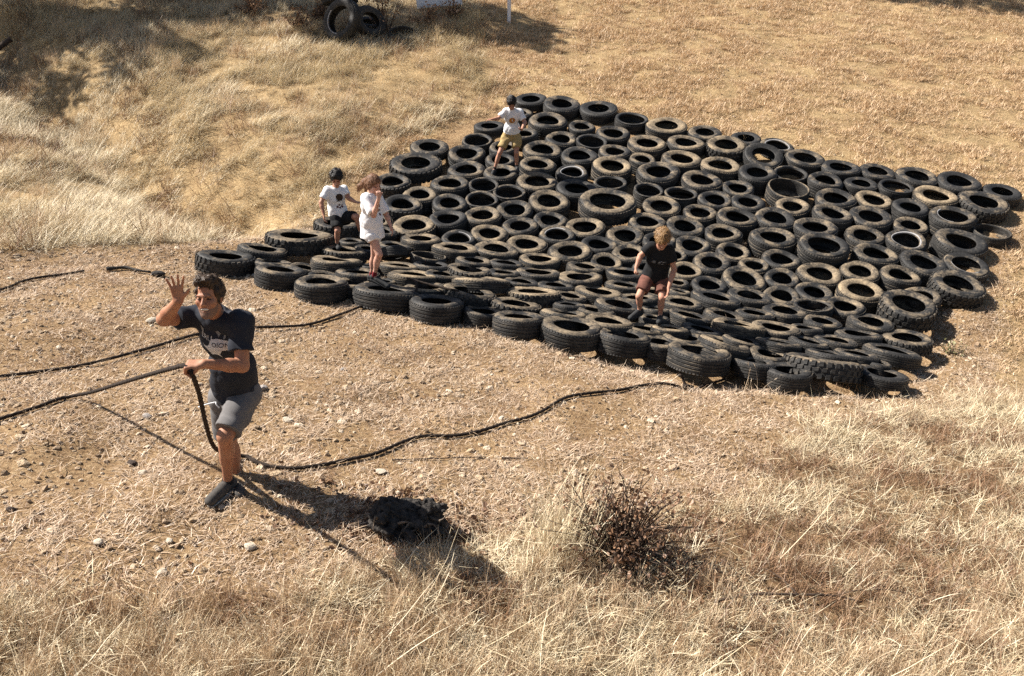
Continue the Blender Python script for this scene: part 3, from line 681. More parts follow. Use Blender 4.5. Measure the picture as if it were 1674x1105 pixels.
# foreground: standing dry grass
rng = np.random.default_rng(11)
cT = tuft_objs("tall_tuft", M_TALL, 12, 1, n=lambda r: int(r.integers(14, 26)), L=(.13, .42), wid=.0036, rad=.05, lean=(.22, .16), curl=(.55, .45), heads=.10, levels=4)
cM = tuft_objs("thatch_tuft", M_LAID, 8, 2, n=34, L=(.05, .2), wid=.0042, rad=.10, lean=(1.1, .3), curl=(.4, .4), levels=3)
cB = tuft_objs("brown_tuft", M_BROWN, 8, 3, n=26, L=(.05, .2), wid=.004, rad=.07, lean=(.7, .4), curl=(.4, .6), levels=3)
def bare(x, y):      # brown trampled patches in the right foreground
    return np.maximum.reduce([np.exp(-((x-cx)/a)**2-((y-cy)/b)**2) for cx, cy, a, b in ((1.85, 4.3, 1.1, .5), (1.35, 4.85, .7, .45), (2.6, 4.9, 1.2, .40), (2.2, 5.9, .8, .3), (3.6, 5.9, .9, .35), (1.3, 3.75, .3, .2), (-2.1, 3.85, .9, .25), (-1.1, 3.6, .5, .18), (4.2, 6.9, .8, .3), (-.1, 3.9, .35, .15))])
def f_tall(x, y):
    z_ = zones(x, y)["fg"]; c = fbm(x, y, .55, 41)
    return .85*z_*sstep(.38, .64, c+.34*sstep(4.6, 3.5, y))*(1-.95*bare(x, y))*(1-.45*sstep(4.3, 5.6, y))
x, y = sample(rng, 300, -4.6, 8.2, 2.3, 9.3, f_tall, .02)
hm = (.34+.60*fbm(x, y, .6, 47))*(1-.36*sstep(4.0, 6.0, y))
put("standing_grass", rng, x, y, 12, cT, "tall standing dry straw grass across the foreground", .65, 1.15, hm, tilt=.16)
x, y = sample(rng, 230, -4.6, 8.2, 2.3, 9.3, lambda x, y: zones(x, y)["fg"]*(1-.93*bare(x, y))*(.3+.7*sstep(.3, .6, fbm(x, y, .35, 49))), .0)
put("thatch_grass", rng, x, y, 8, cM, "flattened dry thatch under the foreground grass", .7, 1.3)
x, y = sample(rng, 160, -4.6, 8.2, 2.3, 9.3, lambda x, y: np.clip(zones(x, y)["fg"]*(bare(x, y)*1.0+.10+.25*(fbm(x, y, .4, 53) > .6)), 0, 1), .0)
put("brown_stalks", rng, x, y, 8, cB, "low brown dead stalks in the trampled patches of foreground grass", .6, 1.2)

# left hillside: long pale grass combed over
cL = tuft_objs("laid_tuft", M_LAID, 12, 4, n=lambda r: int(r.integers(28, 44)), L=(.22, .55), wid=.0075, rad=.16, lean=(.95, .3), curl=(.8, .5), az=0., azs=1.0, levels=4)
cU = tuft_objs("wild_tuft", M_TALL, 8, 5, n=26, L=(.2, .6), wid=.007, rad=.12, lean=(.35, .25), curl=(.7, .5), heads=.15, levels=4)
def f_left(x, y): return zones(x, y)["left"]*(.12+.88*sstep(.36, .56, fbm(x, y, .8, 61)))
x, y = sample(rng, 105, -14, .6, 7.8, 25, f_left, .05)
yaw = (fbm(x, y, 2.6, 66)-.5)*7+.2
put("laid_grass", rng, x, y, 12, cL, "long pale dry grass laid over in swathes on the left hillside", .6, 1.15, .42+.6*fbm(x, y, 1.3, 67), yaw=yaw, tilt=.1)
x, y = sample(rng, 26, -14, .6, 7.8, 25, lambda x, y: zones(x, y)["left"]*sstep(.48, .6, fbm(x, y, 1.1, 71)), .05)
put("wild_grass", rng, x, y, 8, cU, "clumps of upright dry grass on the left hillside", .5, 1.0, .3+.8*fbm(x, y, 1.0, 72), tilt=.2)
x, y = sample(rng, 14, -14, .6, 7.8, 25, lambda x, y: zones(x, y)["left"]*sstep(.46, .62, fbm(x, y, .8, 75)), .05)
put("brown_undergrowth", rng, x, y, 8, cB, "brown dead stalks among the pale grass of the left hillside", 1.2, 2.6)

# mown slope beyond the tyres
cN = tuft_objs("mown_tuft", M_MOWN, 10, 6, n=30, L=(.04, .15), wid=.0085, rad=.12, lean=(.95, .35), curl=(.5, .5), levels=2)
x, y = sample(rng, 150, -3, 17, 8, 27, lambda x, y: zones(x, y)["mown"]*(.25+.75*sstep(.35, .6, fbm(x, y, .5, 81))), .03)
put("mown_grass", rng, x, y, 10, cN, "short dry mown grass on the slope beyond the tyres", .6, 1.25, .55+.9*fbm(x, y, .7, 82))

# litter on the bare ground by the tyres
cS = tuft_objs("litter_tuft", M_LIT, 12, 7, n=26, L=(.03, .13), wid=.0042, rad=.13, lean=(1.42, .12), curl=(.1, .35), levels=2)
x, y = sample(rng, 165, -9, 8.5, 3.0, 12.5, lambda x, y: zones(x, y)["dirt"]*(.2+.8*sstep(.3, .62, fbm(x, y, .38, 91))), .0)
put("straw_litter", rng, x, y, 12, cS, "trodden straw litter over the bare earth in front of the tyres", .6, 1.3, tilt=.07, dz=.006)

# gravel and clods
def rock_mesh(seed, mat, sub=1, rough=.3, flat=.6):
    bm = bmesh.new(); bmesh.ops.create_icosphere(bm, subdivisions=sub, radius=.5); r = random.Random(seed)
    ph = [Vector((r.uniform(-1, 1), r.uniform(-1, 1), r.uniform(-1, 1))).normalized() for _ in range(7)]; am = [r.uniform(.2, .5) for _ in ph]
    for v in bm.verts:
        d = v.co.normalized(); cut = min([am_*1.2/max(.001, d.dot(p)) if d.dot(p) > .35 else 9 for p, am_ in zip(ph, am)]+[.5])
        v.co = d*max(.2, min(.5, cut))*(1+r.uniform(-rough, rough)*.35); v.co.z *= flat
    me = bpy.data.meshes.new("rock"); bm.to_mesh(me); bm.free(); me.materials.append(mat); return me
def stone_material(name, lo, hi):
    m, n, l, b = newmat(name); oi = n.new("ShaderNodeObjectInfo"); t = noise(n, l, 5, 6)
    f = math_(n, l, 'ADD', math_(n, l, 'MULTIPLY', t.outputs[0], .45), math_(n, l, 'MULTIPLY', oi.outputs["Random"], .6))
    r = ramp(n, [(.15, lo), (.6, tuple((a+c)/2 for a, c in zip(lo, hi))), (.95, hi)]); l.new(f, r.inputs[0]); l.new(r.outputs[0], b.inputs["Base Color"])
    b.inputs["Roughness"].default_value = .9; bump(n, l, t.outputs[0], .6, .05, b); return m
M_STONE = stone_material("pale_stone", (.34, .23, .14), (.74, .62, .46)); M_CLOD = stone_material("earth_clod", (.19, .12, .07), (.52, .39, .245))
cG = bpy.data.collections.new("gravel_bits")
for i in range(10):
    o = bpy.data.objects.new(f"bit_{i:02d}", rock_mesh(i, M_STONE if i % 5 < 2 else M_CLOD, 1)); cG.objects.link(o)
x, y = sample(rng, 420, -9, 8.5, 2.8, 12.5, lambda x, y: np.clip(zones(x, y)["dirt"]+.12*zones(x, y)["fg"], 0, 1)*(.25+.75*fbm(x, y, .6, 95)), .0)
sz = .012+.045*rng.random(len(x))**3
put("gravel", rng, x, y, 10, cG, "small stones and clods strewn over the bare earth", 1, 1, sz, tilt=.5, dz=.002, cat="gravel")
x, y = sample(rng, 10, -3, 16, 9, 26, lambda x, y: zones(x, y)["mown"], .0)
put("clods", rng, x, y, 10, cG, "scattered clods in the mown grass of the slope", 1, 1, .02+.07*rng.random(len(x))**3, tilt=.5, dz=.0, cat="gravel")

cC = bpy.data.collections.new("clod_bits")
for i in range(8):
    o = bpy.data.objects.new(f"clod_{i:02d}", rock_mesh(40+i, M_CLOD if i % 3 else M_STONE, 1, .4, .45)); cC.objects.link(o)
x, y = sample(rng, 75, -9, 8.5, 3.0, 12.5, lambda x, y: zones(x, y)["dirt"]*sstep(.35, .7, fbm(x, y, .7, 97)), .0)
put("earth_clods", rng, x, y, 8, cC, "flat earth clods breaking up the bare ground below the tyres", 1, 1, .035+.075*rng.random(len(x))**2.5, tilt=.25, dz=.0, cat="clods")

cSb = tuft_objs("stubble_tuft", M_LIT, 8, 12, n=10, L=(.02, .075), wid=.004, rad=.05, lean=(.5, .35), curl=(.3, .5), levels=2)
x, y = sample(rng, 130, -9, 8.5, 3.0, 12.5, lambda x, y: zones(x, y)["dirt"]*sstep(.42, .68, fbm(x, y, .5, 99)), .02)
put("stubble", rng, x, y, 8, cSb, "short dry stubble in patches on the bare ground", .7, 1.4)
x, y = sample(rng, 75, -9, 8.5, 3.0, 12.5, lambda x, y: zones(x, y)["dirt"]*sstep(.5, .7, fbm(x, y, .6, 103)), .02)
put("brown_debris", rng, x, y, 8, cB, "flat brown plant debris on the bare ground", .4, .8, zs=.35)

def spline(P, step=.04):
    P = np.array(P, float); out = []; Q = np.vstack([2*P[0]-P[1], P, 2*P[-1]-P[-2]])
    for i in range(1, len(Q)-2):
        n = max(2, int(np.linalg.norm(Q[i+1]-Q[i])/step))
        for t in np.linspace(0, 1, n, endpoint=False):
            a, b, c, d = Q[i-1], Q[i], Q[i+1], Q[i+2]
            out.append(.5*((2*b)+(-a+c)*t+(2*a-5*b+4*c-d)*t*t+(-a+3*b-3*c+d)*t**3))
    out.append(P[-1]); return np.array(out)
def tube(P, r, seg=8, lay=0., pitch=.06):
    """swept tube; lay > 0 twists a three-strand rope profile along it"""
    P = np.array(P); T = np.gradient(P, axis=0); T /= np.linalg.norm(T, axis=1)[:, None]; V = []
    L = np.concatenate([[0], np.cumsum(np.linalg.norm(np.diff(P, axis=0), axis=1))]); ref = np.array([0, 0, 1.])
    rr = np.broadcast_to(r, (len(P),))
    for i, (p, t) in enumerate(zip(P, T)):
        u = np.cross(t, ref if abs(t @ ref) < .95 else np.array([1., 0, 0])); u /= np.linalg.norm(u); w = np.cross(u, t)
        for k in range(seg):
            a = 2*math.pi*k/seg; q = rr[i]*(1+lay*math.cos(3*(a-2*math.pi*L[i]/(3*pitch)*1.0))); V.append(p+u*math.cos(a)*q+w*math.sin(a)*q)
    F = [(i*seg+k, i*seg+(k+1) % seg, (i+1)*seg+(k+1) % seg, (i+1)*seg+k) for i in range(len(P)-1) for k in range(seg)]
    F += [tuple(range(seg))[::-1], tuple((len(P)-1)*seg+k for k in range(seg))]
    return np.array(V), F

# ------------------------------------------------------------------ figures: signed-distance volumes turned into one continuous skin
class Vol:
    def __init__(s, lo, hi, h):
        s.lo = np.array(lo, float); s.h = h; s.n = np.ceil((np.array(hi)-s.lo)/h).astype(int)+1
        s.d = np.full(s.n, .5, np.float32)
        s.ax = [(s.lo[i]+np.arange(s.n[i])*h).astype(np.float32) for i in range(3)]
    def box(s, lo, hi):
        a = np.clip(np.floor((lo-s.lo)/s.h).astype(int), 0, s.n); b = np.clip(np.ceil((hi-s.lo)/s.h).astype(int)+1, 0, s.n)
        return tuple(slice(int(i), int(j)) for i, j in zip(a, b))
    def pts(s, sl): return np.meshgrid(*[s.ax[i][sl[i]] for i in range(3)], indexing='ij')
    def prim(s, p, pad):
        if p[0] == 'c':
            _, a, b, ra, rb = p[:5]; a = np.asarray(a, float); b = np.asarray(b, float); m = max(ra, rb)+pad
            sl = s.box(np.minimum(a, b)-m, np.maximum(a, b)+m); x, y, z = s.pts(sl); ab = b-a; L = max(ab@ab, 1e-9)
            t = np.clip(((x-a[0])*ab[0]+(y-a[1])*ab[1]+(z-a[2])*ab[2])/L, 0, 1)
            d = np.sqrt((x-a[0]-t*ab[0])**2+(y-a[1]-t*ab[1])**2+(z-a[2]-t*ab[2])**2)-(ra+(rb-ra)*t)
            if len(p) > 5:      # flat cut past b
                u = ab/math.sqrt(L); d = np.maximum(d, (x-b[0])*u[0]+(y-b[1])*u[1]+(z-b[2])*u[2])
        else:
            _, c, r, M = p; c = np.asarray(c, float); r = np.asarray(r, float); m = r.max()+pad
            sl = s.box(c-m, c+m); x, y, z = s.pts(sl); x = x-c[0]; y = y-c[1]; z = z-c[2]
            q = [x*M[0][i]+y*M[1][i]+z*M[2][i] for i in range(3)]
            k0 = np.sqrt(sum((q[i]/r[i])**2 for i in range(3))); k1 = np.sqrt(sum((q[i]/r[i]**2)**2 for i in range(3)))+1e-6
            d = k0*(k0-1)/k1
        return sl, d.astype(np.float32)
    def add(s, p, k=.012):
        sl, b = s.prim(p, k*2+.02); a = s.d[sl]
        if a.size == 0: return
        h = np.clip(.5+.5*(b-a)/k, 0, 1); s.d[sl] = b*(1-h)+a*h-k*h*(1-h)
    def sub(s, p, k=.006):
        sl, b = s.prim(p, k*2+.01); a = s.d[sl]
        if a.size == 0: return
        b = -b; h = np.clip(.5-.5*(b-a)/k, 0, 1); s.d[sl] = b*(1-h)+a*h+k*h*(1-h)
    def cut(s, pt, n):
        x, y, z = np.meshgrid(*s.ax, indexing='ij'); n = np.asarray(n, float); n /= np.linalg.norm(n)
        s.d = np.maximum(s.d, ((x-pt[0])*n[0]+(y-pt[1])*n[1]+(z-pt[2])*n[2]).astype(np.float32))
    def wrinkle(s, amp, freq, seed):
        r = np.random.default_rng(seed); sl = tuple(slice(0, k) for k in s.n); x, y, z = s.pts(sl); t = np.zeros_like(s.d)
        for _ in range(6):
            w = r.normal(0, 1, 3); w = w/np.linalg.norm(w)*freq*r.uniform(.5, 1.5)
            t += 1.2-2.4*np.abs(np.sin(.5*(x*w[0]+y*w[1]+z*w[2])+r.uniform(0, 6)+.8*np.sin(z*freq*.35+r.uniform(0, 6)+x*freq*.2)))**.7
        s.d += (amp*t/2.4).astype(np.float32)
    def mesh(s):
        d = s.d; ins = d < 0; n = np.array(d.shape)
        c = np.zeros(n-1, np.int8)
        corners = [(i, j, k) for i in (0, 1) for j in (0, 1) for k in (0, 1)]
        for i, j, k in corners: c += ins[i:n[0]-1+i, j:n[1]-1+j, k:n[2]-1+k]
        act = (c > 0) & (c < 8); cell = np.argwhere(act); vid = np.full(n-1, -1, np.int32); vid[act] = np.arange(len(cell))
        P = np.zeros((len(cell), 3)); W_ = np.zeros(len(cell))
        vals = {cn: d[cell[:, 0]+cn[0], cell[:, 1]+cn[1], cell[:, 2]+cn[2]] for cn in corners}
        for a in corners:
            for ax in range(3):
                if a[ax] == 1: continue
                b = list(a); b[ax] = 1; b = tuple(b); va, vb = vals[a], vals[b]; m = (va < 0) != (vb < 0)
                t = np.where(m, va/np.where(m, va-vb, 1), 0); q = np.array(a, float)+t[:, None]*np.eye(3)[ax]
                P += np.where(m[:, None], q, 0); W_ += m
        V = s.lo+(cell+P/W_[:, None])*s.h
        F = []
        for ax in range(3):
            sl0 = [slice(None)]*3; sl1 = [slice(None)]*3; sl0[ax] = slice(0, -1); sl1[ax] = slice(1, None)
            A = ins[tuple(sl0)]; B = ins[tuple(sl1)]; e = np.argwhere(A != B)
            u, v = (ax+1) % 3, (ax+2) % 3
            e = e[(e[:, u] > 0) & (e[:, v] > 0) & (e[:, u] < n[u]-1) & (e[:, v] < n[v]-1)]
            o1 = np.zeros(3, int); o1[u] = 1; o2 = np.zeros(3, int); o2[v] = 1
            q = np.stack([vid[tuple((e-o1-o2).T)], vid[tuple((e-o2).T)], vid[tuple(e.T)], vid[tuple((e-o1).T)]], -1)
            fl = ~A[tuple(e.T)]; q[fl] = q[fl][:, ::-1]; F.append(q)
        F = np.concatenate(F); return V, F[(F >= 0).all(1)]
def relax(V, F, it=2, lam=.5):
    n = len(V); E = np.concatenate([F[:, [0, 1]], F[:, [1, 2]], F[:, [2, 3]], F[:, [3, 0]]]); E = np.concatenate([E, E[:, ::-1]])
    cnt = np.bincount(E[:, 0], minlength=n).clip(1)
    for _ in range(it):
        S = np.stack([np.bincount(E[:, 0], V[E[:, 1], k], n) for k in range(3)], -1)/cnt[:, None]; V = V+lam*(S-V)
    return V
def vol_obj(name, vol, mat, parent, it=2, root=None):
    V, F = vol.mesh(); V = relax(V, F, it); o = mesh_obj(name, V-np.array((root or parent).location), F, mat, parent); return o
def unit(v): v = np.asarray(v, float); return v/np.linalg.norm(v)
def frame(fwd, up):
    f = unit(fwd); u = np.asarray(up, float); u = unit(u-f*(u@f)); l_ = np.cross(u, -f); l_ = np.cross(f, u); return np.stack([l_, f, u], 1)   # columns: side, forward, up

def skin_material(name, col_):
    m, n, l, b = newmat(name); t = noise(n, l, 9, 4); t2 = noise(n, l, 70, 3)
    r = ramp(n, [(.3, (col_[0]*.8, col_[1]*.68, col_[2]*.64)), (.7, col_)]); l.new(t.outputs[0], r.inputs[0]); l.new(r.outputs[0], b.inputs["Base Color"])
    b.inputs["Roughness"].default_value = .62; b.inputs["Specular IOR Level"].default_value = .3; b.inputs["Subsurface Weight"].default_value = .12
    b.inputs["Subsurface Radius"].default_value = (.01, .004, .002); b.inputs["Subsurface Scale"].default_value = .6
    bump(n, l, t2.outputs[0], .25, .004, b); return m
def cloth(name, col_, var=.12): return plain(name, col_, .92, var, 22, (260, .0012))

def hand_prims(w, d, nrm, side, S, spread=.1, curl=(.1, .1), thumb=(.9, .1)):
    """w wrist, d finger direction, nrm palm normal, side = unit vector towards the thumb"""
    d, nrm, side = unit(d), unit(nrm), unit(side); P = []
    pl = .085*S
    for k, o in enumerate((-.030, -.010, .010, .028)):
        P.append((('c', w+d*.008*S+side*o*.6*S, w+d*pl+side*o*S, .0145*S, .0125*S), .012*S))
    lens = (.056, .070, .076, .068)
    for k, o in enumerate((-.032, -.011, .010, .030)):
        b = w+d*pl+side*o*S; sp = (k-1.5)/1.5*spread; dd = unit(d+side*sp); L = lens[k]*S
        c1, c2 = curl; ang = 0.; p = b
        for j, fr in enumerate((.45, .32, .25)):
            ang += (c1 if j == 0 else c2); q = p+(dd*math.cos(ang)+nrm*math.sin(ang))*L*fr*1.15
            P.append((('c', p, q, .0098*S-.0007*j*S, .0092*S-.0009*j*S), .003*S)); p = q
    tb = w+d*.022*S+side*.024*S; td = unit(side*thumb[0]+d*.75+nrm*thumb[1]); tm = tb+td*.042*S
    P.append((('c', tb, tm, .0145*S, .0115*S), .012*S)); td2 = unit(td+d*.35+nrm*thumb[1]); P.append((('c', tm, tm+td2*.034*S, .0112*S, .009*S), .004*S))
    return P

def person(name, J, label, hs, S, face, cfg, h=.007, face_up=(0, 0, 1)):
    """J joints in the world, hs head scale, S limb scale, face = looking direction. One continuous body; clothes, hair, shoes are children."""
    J = {k: np.array(v, float) for k, v in J.items()}
    mid_ = (J['sr']+J['sl'])/2
    for q in ('sr', 'sl'): J[q] = J[q]+(mid_-J[q])*cfg.get('sh_in', .14)-np.array([0, 0, 1])*cfg.get('sh_dn', .018)*S
    lo = np.min(list(J.values()), 0)-.24; hi = np.max(list(J.values()), 0)+.24
    root = empty(name, tuple((J['al']+J['ar'])/2*np.array([1, 1, 0])+np.array([0, 0, min(J['al'][2], J['ar'][2])-.06])))
    tag(root, label, "person", cfg.get("group"))
    H = frame(face, face_up); hd = J['head']; hp = lambda x, y, z: hd+H@(np.array([x, y, z])*hs)
    up = unit(J['neck']-J['pelvis']); lat = J['sl']-J['sr']; fw = unit(np.cross(lat, up)); T = frame(fw, up)
    M_SKIN = cfg['skin']
    b = Vol(lo, hi, h)
    E = lambda c, r: ('e', hp(*c), np.array(r)*hs, H)
    # torso
    w = np.linalg.norm(lat)
    ch, be, pe = J['chest'], J['belly'], J['pelvis']
    tors = [(('e', ch, np.array((cfg.get('chest_w', .160), .112, .175))*S, T), .03), (('e', be, np.array((.145*cfg.get('slim', 1), .108*cfg.get('slim', 1), .15))*S, T), .04), (('e', pe, np.array((.150*cfg.get('slim', 1), .118*cfg.get('slim', 1), .115))*S, T), .04),
            (('c', J['sr'], J['sl'], .062*S, .062*S), .05)]
    for p, k in tors: b.add(p, k*S)
    b.add(('c', J['neck']-up*.02, hp(0, -.02, -.05), .058*hs, .052*hs), .02)
    for p, k in ((E((0, -.015, .035), (.077, .097, .094)), .01), (E((0, .028, -.045), (.061, .066, .088)), .02), (E((0, .070, -.108), (.030, .024, .022)), .02),
                 (E((.040, .060, -.022), (.027, .026, .026)), .015), (E((-.040, .060, -.022), (.027, .026, .026)), .015), (E((0, .080, .024), (.052, .016, .012)), .012),
                 (('c', hp(0, .086, .014), hp(0, .114, -.030), .0085*hs, .013*hs), .008), (E((.013, .102, -.034), (.009, .010, .008)), .005), (E((-.013, .102, -.034), (.009, .010, .008)), .005),
                 (E((0, .092, -.055), (.024, .010, .007)), .005), (E((0, .090, -.073), (.021, .010, .008)), .005),
                 (E((.079, -.005, -.004), (.009, .022, .032)), .006), (E((-.079, -.005, -.004), (.009, .022, .032)), .006)):
        b.add(p, k*hs)
    for sx in (-1, 1): b.sub(E((sx*.032, .100, .004), (.018, .014, .011)), .010*hs)
    if cfg.get('smile'): b.sub(E((0, .103, -.065), (.035, .024, .0125)), .004)
    for sd in ('r', 'l'):
        s_, e_, w_ = J['s'+sd], J['e'+sd], J['w'+sd]
        b.add(('c', s_, e_, .056*S, .044*S), .03*S); b.add(('c', e_, e_+(w_-e_)*.35, .043*S, .044*S), .02*S); b.add(('c', e_+(w_-e_)*.3, w_, .043*S, .029*S), .02*S)
        hd_ = cfg['hand_'+sd]
        for p, k in hand_prims(w_, hd_['d'], hd_['n'], hd_['t'], hd_.get('S', S), hd_.get('spread', .1), hd_.get('curl', (.35, .45)), hd_.get('thumb', (.7, .2))): b.add(p, k)
        hp_, k_, a_ = J['h'+sd], J['k'+sd], J['a'+sd]
        lg = S*cfg.get('leg', 1); b.add(('c', hp_, k_, .086*lg, .058*lg), .03*S)
        back = unit(np.cross(np.cross(unit(k_-a_), fw), unit(k_-a_)))
        b.add(('c', k_, k_+(a_-k_)*.5, .054*lg, .048*lg), .02*S); b.add(('e', k_+(a_-k_)*.30-back*.024*lg, np.array((.050, .050, .11))*lg, frame(back, k_-a_)), .03*S)
        b.add(('c', k_+(a_-k_)*.4, a_, .044*lg, .034*lg), .02*S); b.add(('c', a_, a_+(J['t'+sd]-a_)*.8, .036*S, .026*S), .02*S)
    body = vol_obj("body", b, M_SKIN, root)
    # shirt
    v = Vol(lo, hi, h); t_ = cfg.get('loose', .02)
    for p, k in tors[:2]: v.add(('e', p[1], p[2]+t_*np.array((1, .9, 1)), T), k*S)
    hem = pe+(be-pe)*cfg.get('hem', 0.)
    v.add(('c', be, hem-up*.0, .13*S*cfg.get('slim', 1)+t_, .13*S*cfg.get('slim', 1)+t_), .06*S)
    v.add(('e', hem, np.array((.158*cfg.get('slim', 1), .122*cfg.get('slim', 1), .16))*S+t_*1.1, T), .05*S)
    if cfg.get('hem', 0) < 0: v.add(('c', be, hem-up*.06, .125*S+t_, .150*S+t_*1.2), .05*S)
    v.add(('c', J['sr'], J['sl'], .054*S+t_*.5, .054*S+t_*.5), .06*S)
    v.add(('c', J['neck']-up*.03, J['neck']+up*.005, .075*S, .066*S), .03)
    for sd in ('r', 'l'):
        s_, e_ = J['s'+sd], J['e'+sd]; v.add(('c', s_-unit(e_-s_)*.02, s_+(e_-s_)*cfg.get('sleeve', .62), .050*S+t_*.35, .052*S+t_*.75, 1), .04*S)
    v.wrinkle(cfg.get('fold', .0042), 26/S, cfg.get('seed', 1)); v.wrinkle(.002*S, 70/S, cfg.get('seed', 1)+3)
    v.cut(hem-up*cfg.get('drop', .0)-fw*0, -up)
    v.sub(('c', J['neck']+up*.02, J['neck']+up*.12, .062*hs, .085*hs), .006)
    v.sub(('c', J['neck']+fw*.035*S+up*.05, J['neck']+fw*.05*S+up*.12, .05*hs, .08*hs), .006)
    shirt = vol_obj("shirt", v, cfg['shirt'], root)
    # shorts
    if cfg.get('shorts'):
        v = Vol(lo, hi, h); t_ = .018*S
        sl_ = cfg.get('slim', 1); v.add(('e', pe, np.array((.150*sl_, .120*sl_, .115))*S+t_*.7, T), .03); v.add(('c', pe, pe+(be-pe)*.55, .128*S*sl_, .125*S*sl_, 1), .04)
        for sd in ('r', 'l'):
            a_, c_ = J['h'+sd], J['k'+sd]; v.add(('c', a_, a_+(c_-a_)*cfg.get('short_len', .8), .092*S*sl_+t_, .076*S*sl_+t_*1.25, 1), .03)
        v.wrinkle(.008*S**.6, 26/S, cfg.get('seed', 1)+7)
        vol_obj("shorts", v, cfg['shorts'], root)
    # shoes and socks
    for sd in ('r', 'l'):
        a_, tt = J['a'+sd], J['t'+sd]; dirf = tt-a_; dn = np.array([0, 0, -1.]); 
        heel = a_+dn*.045*S-unit(dirf)*.035*S; toe = tt
        v = Vol(np.minimum(heel, toe)-.12, np.maximum(heel, a_+.06)+.14, min(h, .006))
        v.add(('c', heel+np.array([0, 0, .012]), toe, .043*S, .036*S), .01); v.add(('c', heel+np.array([0, 0, .02])*S, a_+np.array([0, 0, .012])*S, .042*S, .046*S, 1), .02*S)
        v.add(('c', a_+(toe-a_)*.25, toe, .044*S, .034*S), .02*S); v.add(('e', toe+np.array([0, 0, -.004]), np.array((.040, .05, .026))*S, frame(dirf*np.array([1, 1, .3]), [0, 0, 1])), .02*S)
        sh = vol_obj("shoe", v, cfg['shoe'], root)
        fl = unit(np.cross(np.cross(dirf, [0, 0, 1]), dirf))
        v = Vol(np.minimum(heel, toe)-.12, np.maximum(heel, toe)+.12, min(h, .006))
        off = np.array([0, 0, -.024])*S
        v.add(('c', heel+off, toe+off*.85, .046*S, .040*S), .01); v.cut((heel+toe)/2+off*.75, fl)
        vol_obj("sole", v, cfg['sole'], sh, 1, root)
        v = Vol(a_-.1, a_+.16, min(h, .006)); ku = unit(J['k'+sd]-a_); v.add(('c', a_-ku*.01, a_+ku*cfg.get('sock_h', .05), .043*S, .0415*S, 1), .01)
        vol_obj("sock", v, cfg['sock'], root)
    # eyes, brows
    ev = cfg['dark']
    for sx in (-1, 1):
        v = Vol(hp(sx*.032, .085, .004)-.03, hp(sx*.032, .085, .004)+.03, .0025 if hs > .8 else .004); v.add(E((sx*.032, .082, .003), (.015, .010, .0065 if not cfg.get('smile') else .0045)), .002)
        vol_obj("eye", v, ev, root, 1)
        v = Vol(hp(sx*.032, .09, .02)-.04, hp(sx*.032, .09, .02)+.04, .0025 if hs > .8 else .004); v.add(('c', hp(sx*.014, .092, .019), hp(sx*.05, .078, .022), .0048*hs, .0035*hs), .002)
        vol_obj("eyebrow", v, cfg['hair'], root, 1)
    if cfg.get('smile'):
        v = Vol(hp(0, .09, -.064)-.05, hp(0, .09, -.064)+.05, .003); v.add(E((0, .074, -.0635), (.031, .020, .0095)), .002); vol_obj("teeth", v, cfg['teeth'], root, 1)
    # hair
    v = Vol(hd-.30*hs-.05, hd+.24*hs+.05, min(h, .005))
    vol_ = cfg.get('hair_vol', .012)
    v.add(E((0, -.020, .042), (.080+vol_, .100+vol_, .096+vol_)), .01)
    for p in cfg.get('hair_extra', []): v.add(('c', hp(*p[0]), hp(*p[1]), p[2]*hs, p[3]*hs), .03*hs)
    v.wrinkle(cfg.get('hair_rough', .008)*hs, 80/hs, 5)
    v.sub(E((0, .095, cfg.get('hairline', -.045)), (.074, .09, .105)), .012*hs); v.sub(E((0, .03, -.12), (.11, .085, .105)), .012*hs)
    if not cfg.get('long'): v.sub(E((0, -.06, -.14), (.13, .10, .11)), .012*hs)
    ho = vol_obj("hair", v, cfg['hair'], root, 1)
    hair_strands(ho, root, cfg['hair_str'], hd, H, hs, cfg.get('n_str', 260), cfg.get('str_len', .035))
    return root, dict(J=J, H=H, T=T, fw=fw, up=up, hp=hp, shirt=shirt, body=body, E=E)
def hair_strands(ho, root, mat, hd, H, hs, n, L):
    r = np.random.default_rng(3); me = ho.data; nv = len(me.vertices)
    co = np.zeros(nv*3, np.float32); me.vertices.foreach_get("co", co); co = co.reshape(-1, 3); no = np.zeros(nv*3, np.float32); me.vertices.foreach_get("normal", no); no = no.reshape(-1, 3)
    V = []; F = []; Rn = []
    for i in r.integers(0, nv, n):
        p = co[i]; nn = no[i]; dn = -H[:, 2]*.7+H[:, 1]*.3*r.normal()+r.normal(0, .35, 3); tg = dn-nn*(dn@nn); tg = unit(tg); sd = unit(np.cross(tg, nn))*.003*hs
        a = p+nn*.001; m_ = p+nn*.009*hs+tg*L*.5*hs; e = p+nn*.004*hs+tg*L*hs; k = len(V)
        V += [a-sd, a+sd, m_-sd*.8, m_+sd*.8, e]; F += [(k, k+1, k+3), (k, k+3, k+2), (k+2, k+3, k+4)]; Rn += [r.random()]*5
    o = mesh_obj("strand", np.array(V), np.array(F), mat, ho, smooth=True)
    a = o.data.attributes.new("rnd", 'FLOAT', 'POINT'); a.data.foreach_set("value", np.array(Rn, np.float32))
    o.name = "strands"
